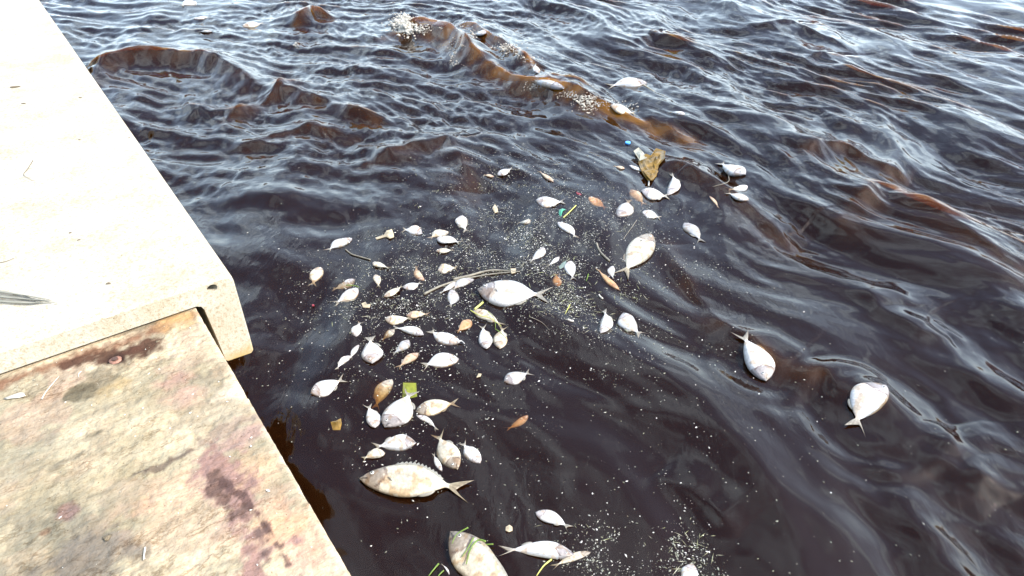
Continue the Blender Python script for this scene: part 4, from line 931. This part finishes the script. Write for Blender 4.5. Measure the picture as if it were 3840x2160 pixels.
for i in range(9):
    a = (-40, 728 + i * 4.2); mid = (45 + i * 3, 742 + i * 3.6 - (i % 3)); e = (90 + (i * 37) % 48, 757 + i * 1.2)
    if i == 4: e = (150, 767)
    P = [at2(x, y, ZC) + [0, 0, .004 + .003 * (i % 3)] for x, y in smooth_line([a, mid, e], 5)]
    V, Fc = tube_pts(P, .0026, 5, True); mesh_obj('leaflet', local(V, f0), Fc, mat('dry_leaf', (.22, .21, .17), .7, True) if i == 0 else bpy.data.materials['dry_leaf'], fr, [[.6 + .7 * rnd.random()] * 3 for _ in V])
SEEDS = [((38, 220), 'dark seed husk on the far part of the white slab', .016, 2.4, .25), ((60, 262), None, 0, 0, 0)]
def bit(px, py, s, e, ang, z, m, name, label, cat):
    p = at2(px, py, z); V = []; Fc = []; n = 10
    for k, (f, h) in enumerate(((.55, 0), (1, .18), (.8, .5), (.3, .7))):
        for j in range(n):
            t = j * 2 * math.pi / n; rr = f * (1 + .25 * math.sin(3 * t + px)); x = s * e * rr * math.cos(t); y = s * rr * math.sin(t)
            V.append((x * math.cos(ang) - y * math.sin(ang), x * math.sin(ang) + y * math.cos(ang), h * s + .0005))
    for k in range(3):
        for j in range(n): a = k * n + j; b = k * n + (j + 1) % n; Fc.append((a, b, b + n, a + n))
    Fc.append(tuple(3 * n + j for j in range(n))); Fc.append(tuple(range(n - 1, -1, -1)))
    o = mesh_obj(name, V, Fc, m, None, [[.6 + .8 * rnd.random()] * 3 for _ in V], loc=tuple(p)); tag(o, label, cat); return o
bit(38, 220, .010, 2.6, .3, ZC, M['twig'], 'seed_husk', 'dark pointed seed husk on the farthest part of the white slab', 'seed husk')
bit(90, 391, .0065, 2.0, 0, ZC, M['twig'], 'seed_husk', 'small dark husk above the hooked twig on the white slab', 'seed husk') if False else None
bit(59, 262, .0, 1, 0, ZC, M['twig'], 'x', 'x', 'x') if False else None
for (px, py, s, e, ang, lab) in [(60, 261, .0055, 2.2, .1, 'grey seed husk near the left border of the far white slab'), (88, 388 - 125, .004, 1.5, 0, None), (202, 246, .005, 1.8, .3, 'pale brown husk nearest the water side of the far white slab'),
        (200, 352, .0045, 1.5, -.6, 'small black husk in the middle of the white slab'), (325, 347, .003, 2.2, .3, 'brown sliver close to the water edge of the white slab'),
        (273, 714, .005, 1.6, .1, 'dark crumb above the front edge of the white slab'), (177, 586, .004, 1.5, .8, 'upper dark crumb of the dotted trail on the white slab'), (199, 604, .004, 1.4, .8, 'lower dark crumb of the dotted trail on the white slab')]:
    if lab: bit(px, py, s, e, ang, ZC, M['twig'], 'seed_husk', lab, 'seed husk')
bit(397, 860, .0045, 1.6, .5, ZB, M['twig'], 'seed_husk', 'black husk on the stained block near the joint', 'seed husk')
# rusty bolt head set in the stained block
b0 = at2(291, 907, ZB)
bolt = bpy.data.objects.new('rusty_bolt', None); COL.objects.link(bolt); bolt.location = b0; tag(bolt, 'rusty bolt head in the brown stain beside the joint', 'bolt')
mr_ = mat('rust', (.20, .12, .09), .8, True, noise_amt=.5, noise_scale=120)
V = []; Fc = []; n = 16
for r_, z in ((.017, .0), (.017, .003), (.010, .0034)):
    for j in range(n): V.append((r_ * (1 + .08 * math.sin(5 * j)) * math.cos(j * 2 * math.pi / n), r_ * (1 + .08 * math.cos(3 * j)) * math.sin(j * 2 * math.pi / n), z))
for k in range(2):
    for j in range(n): a = k * n + j; b = k * n + (j + 1) % n; Fc.append((a, b, b + n, a + n))
Fc.append(tuple(2 * n + j for j in range(n)))
mesh_obj('washer', V, Fc, mr_, bolt, [[1.6, 1.3, 1.2]] * len(V))
V = [(.0085 * math.cos(j * math.pi / 3), .0085 * math.sin(j * math.pi / 3), z) for z in (.003, .009) for j in range(6)]
Fc = [(j, (j + 1) % 6, 6 + (j + 1) % 6, 6 + j) for j in range(6)] + [tuple(range(6, 12))]
mesh_obj('bolt_head', V, Fc, mr_, bolt, [[.5, .45, .45]] * len(V), smooth=False)
CH = M['foam']
on_dock('straw_bit', [(106, 1005), (118, 985), (150, 972 - 25)], .0022, CH, 'long white straw bit near the left of the stained block', 'straw bit', ZB, taper=True)
on_dock('straw_bit', [(205, 935), (198, 942), (199, 950)], .0016, CH, 'tiny curved white straw bit on the dark wet patch', 'straw bit', ZB)
on_dock('straw_bit', [(366, 1078 + 300), (363, 1400), (362, 1410)], .0022, CH, 'short white straw bit low in the middle of the stained block', 'straw bit', ZB)
on_dock('straw_bit', [(803, 1309 - 170), (815, 1132), (830, 1124)], .0016, CH, 'x', 'x', ZB) if False else None
bit(42, 998, .010, 2.6, .35, ZB, CH, 'paint_chip', 'white paint chip at the left border of the stained block', 'paint chip')
bit(270, 2018 / K, .008, 1.2, .35, ZB, M['twig'], 'seed_husk', 'round dark husk low on the stained block', 'seed husk')

# grit on both slabs
def grit(name, label, z, region, n, sizes, pal, seed):
    r = np.random.RandomState(seed); V = []; Fc = []; C = []
    while n > 0:
        u = r.uniform(*region[0]); v = r.uniform(*region[1]); n -= 1
        if name == 'concrete_pits' and r.rand() > .5 + .5 * math.sin(u * 5 + v * 3): continue
        p = dk(u, v, z); s = sizes[0] + (sizes[1] - sizes[0]) * r.rand() ** 4; th = r.rand() * 3.14; e = 1 + 2 * r.rand() ** 2
        ax = np.array([math.cos(th), math.sin(th), 0]) * s * e; ay = np.array([-math.sin(th), math.cos(th), 0]) * s; k = len(V)
        V += [p + ax, p + ay, p - ax * .8, p - ay, p + [0, 0, s * .5]]
        for i in range(4): Fc.append((k + i, k + (i + 1) % 4, k + 4))
        c = pal[r.randint(len(pal))]; C += [c] * 5
    o = mesh_obj(name, V, Fc, M['debris'], None, C, smooth=False); tag(o, label, kind='stuff')
grit('dock_grit', 'fine grit and dirt on the white slab', ZC + .0005, ((-2.6, -.03), (.03, 5)), 900, (.0006, .003), [(.25, .2, .14), (.4, .34, .25), (.55, .48, .36)], 3)
grit('block_grit', 'fine grit and crumbs on the stained block', ZB + .002, ((-1.3, -.15), (-1.5, -.01)), 700, (.0005, .0026), [(.7, .66, .56), (.2, .16, .12), (.8, .78, .7), (.3, .26, .2)], 4)
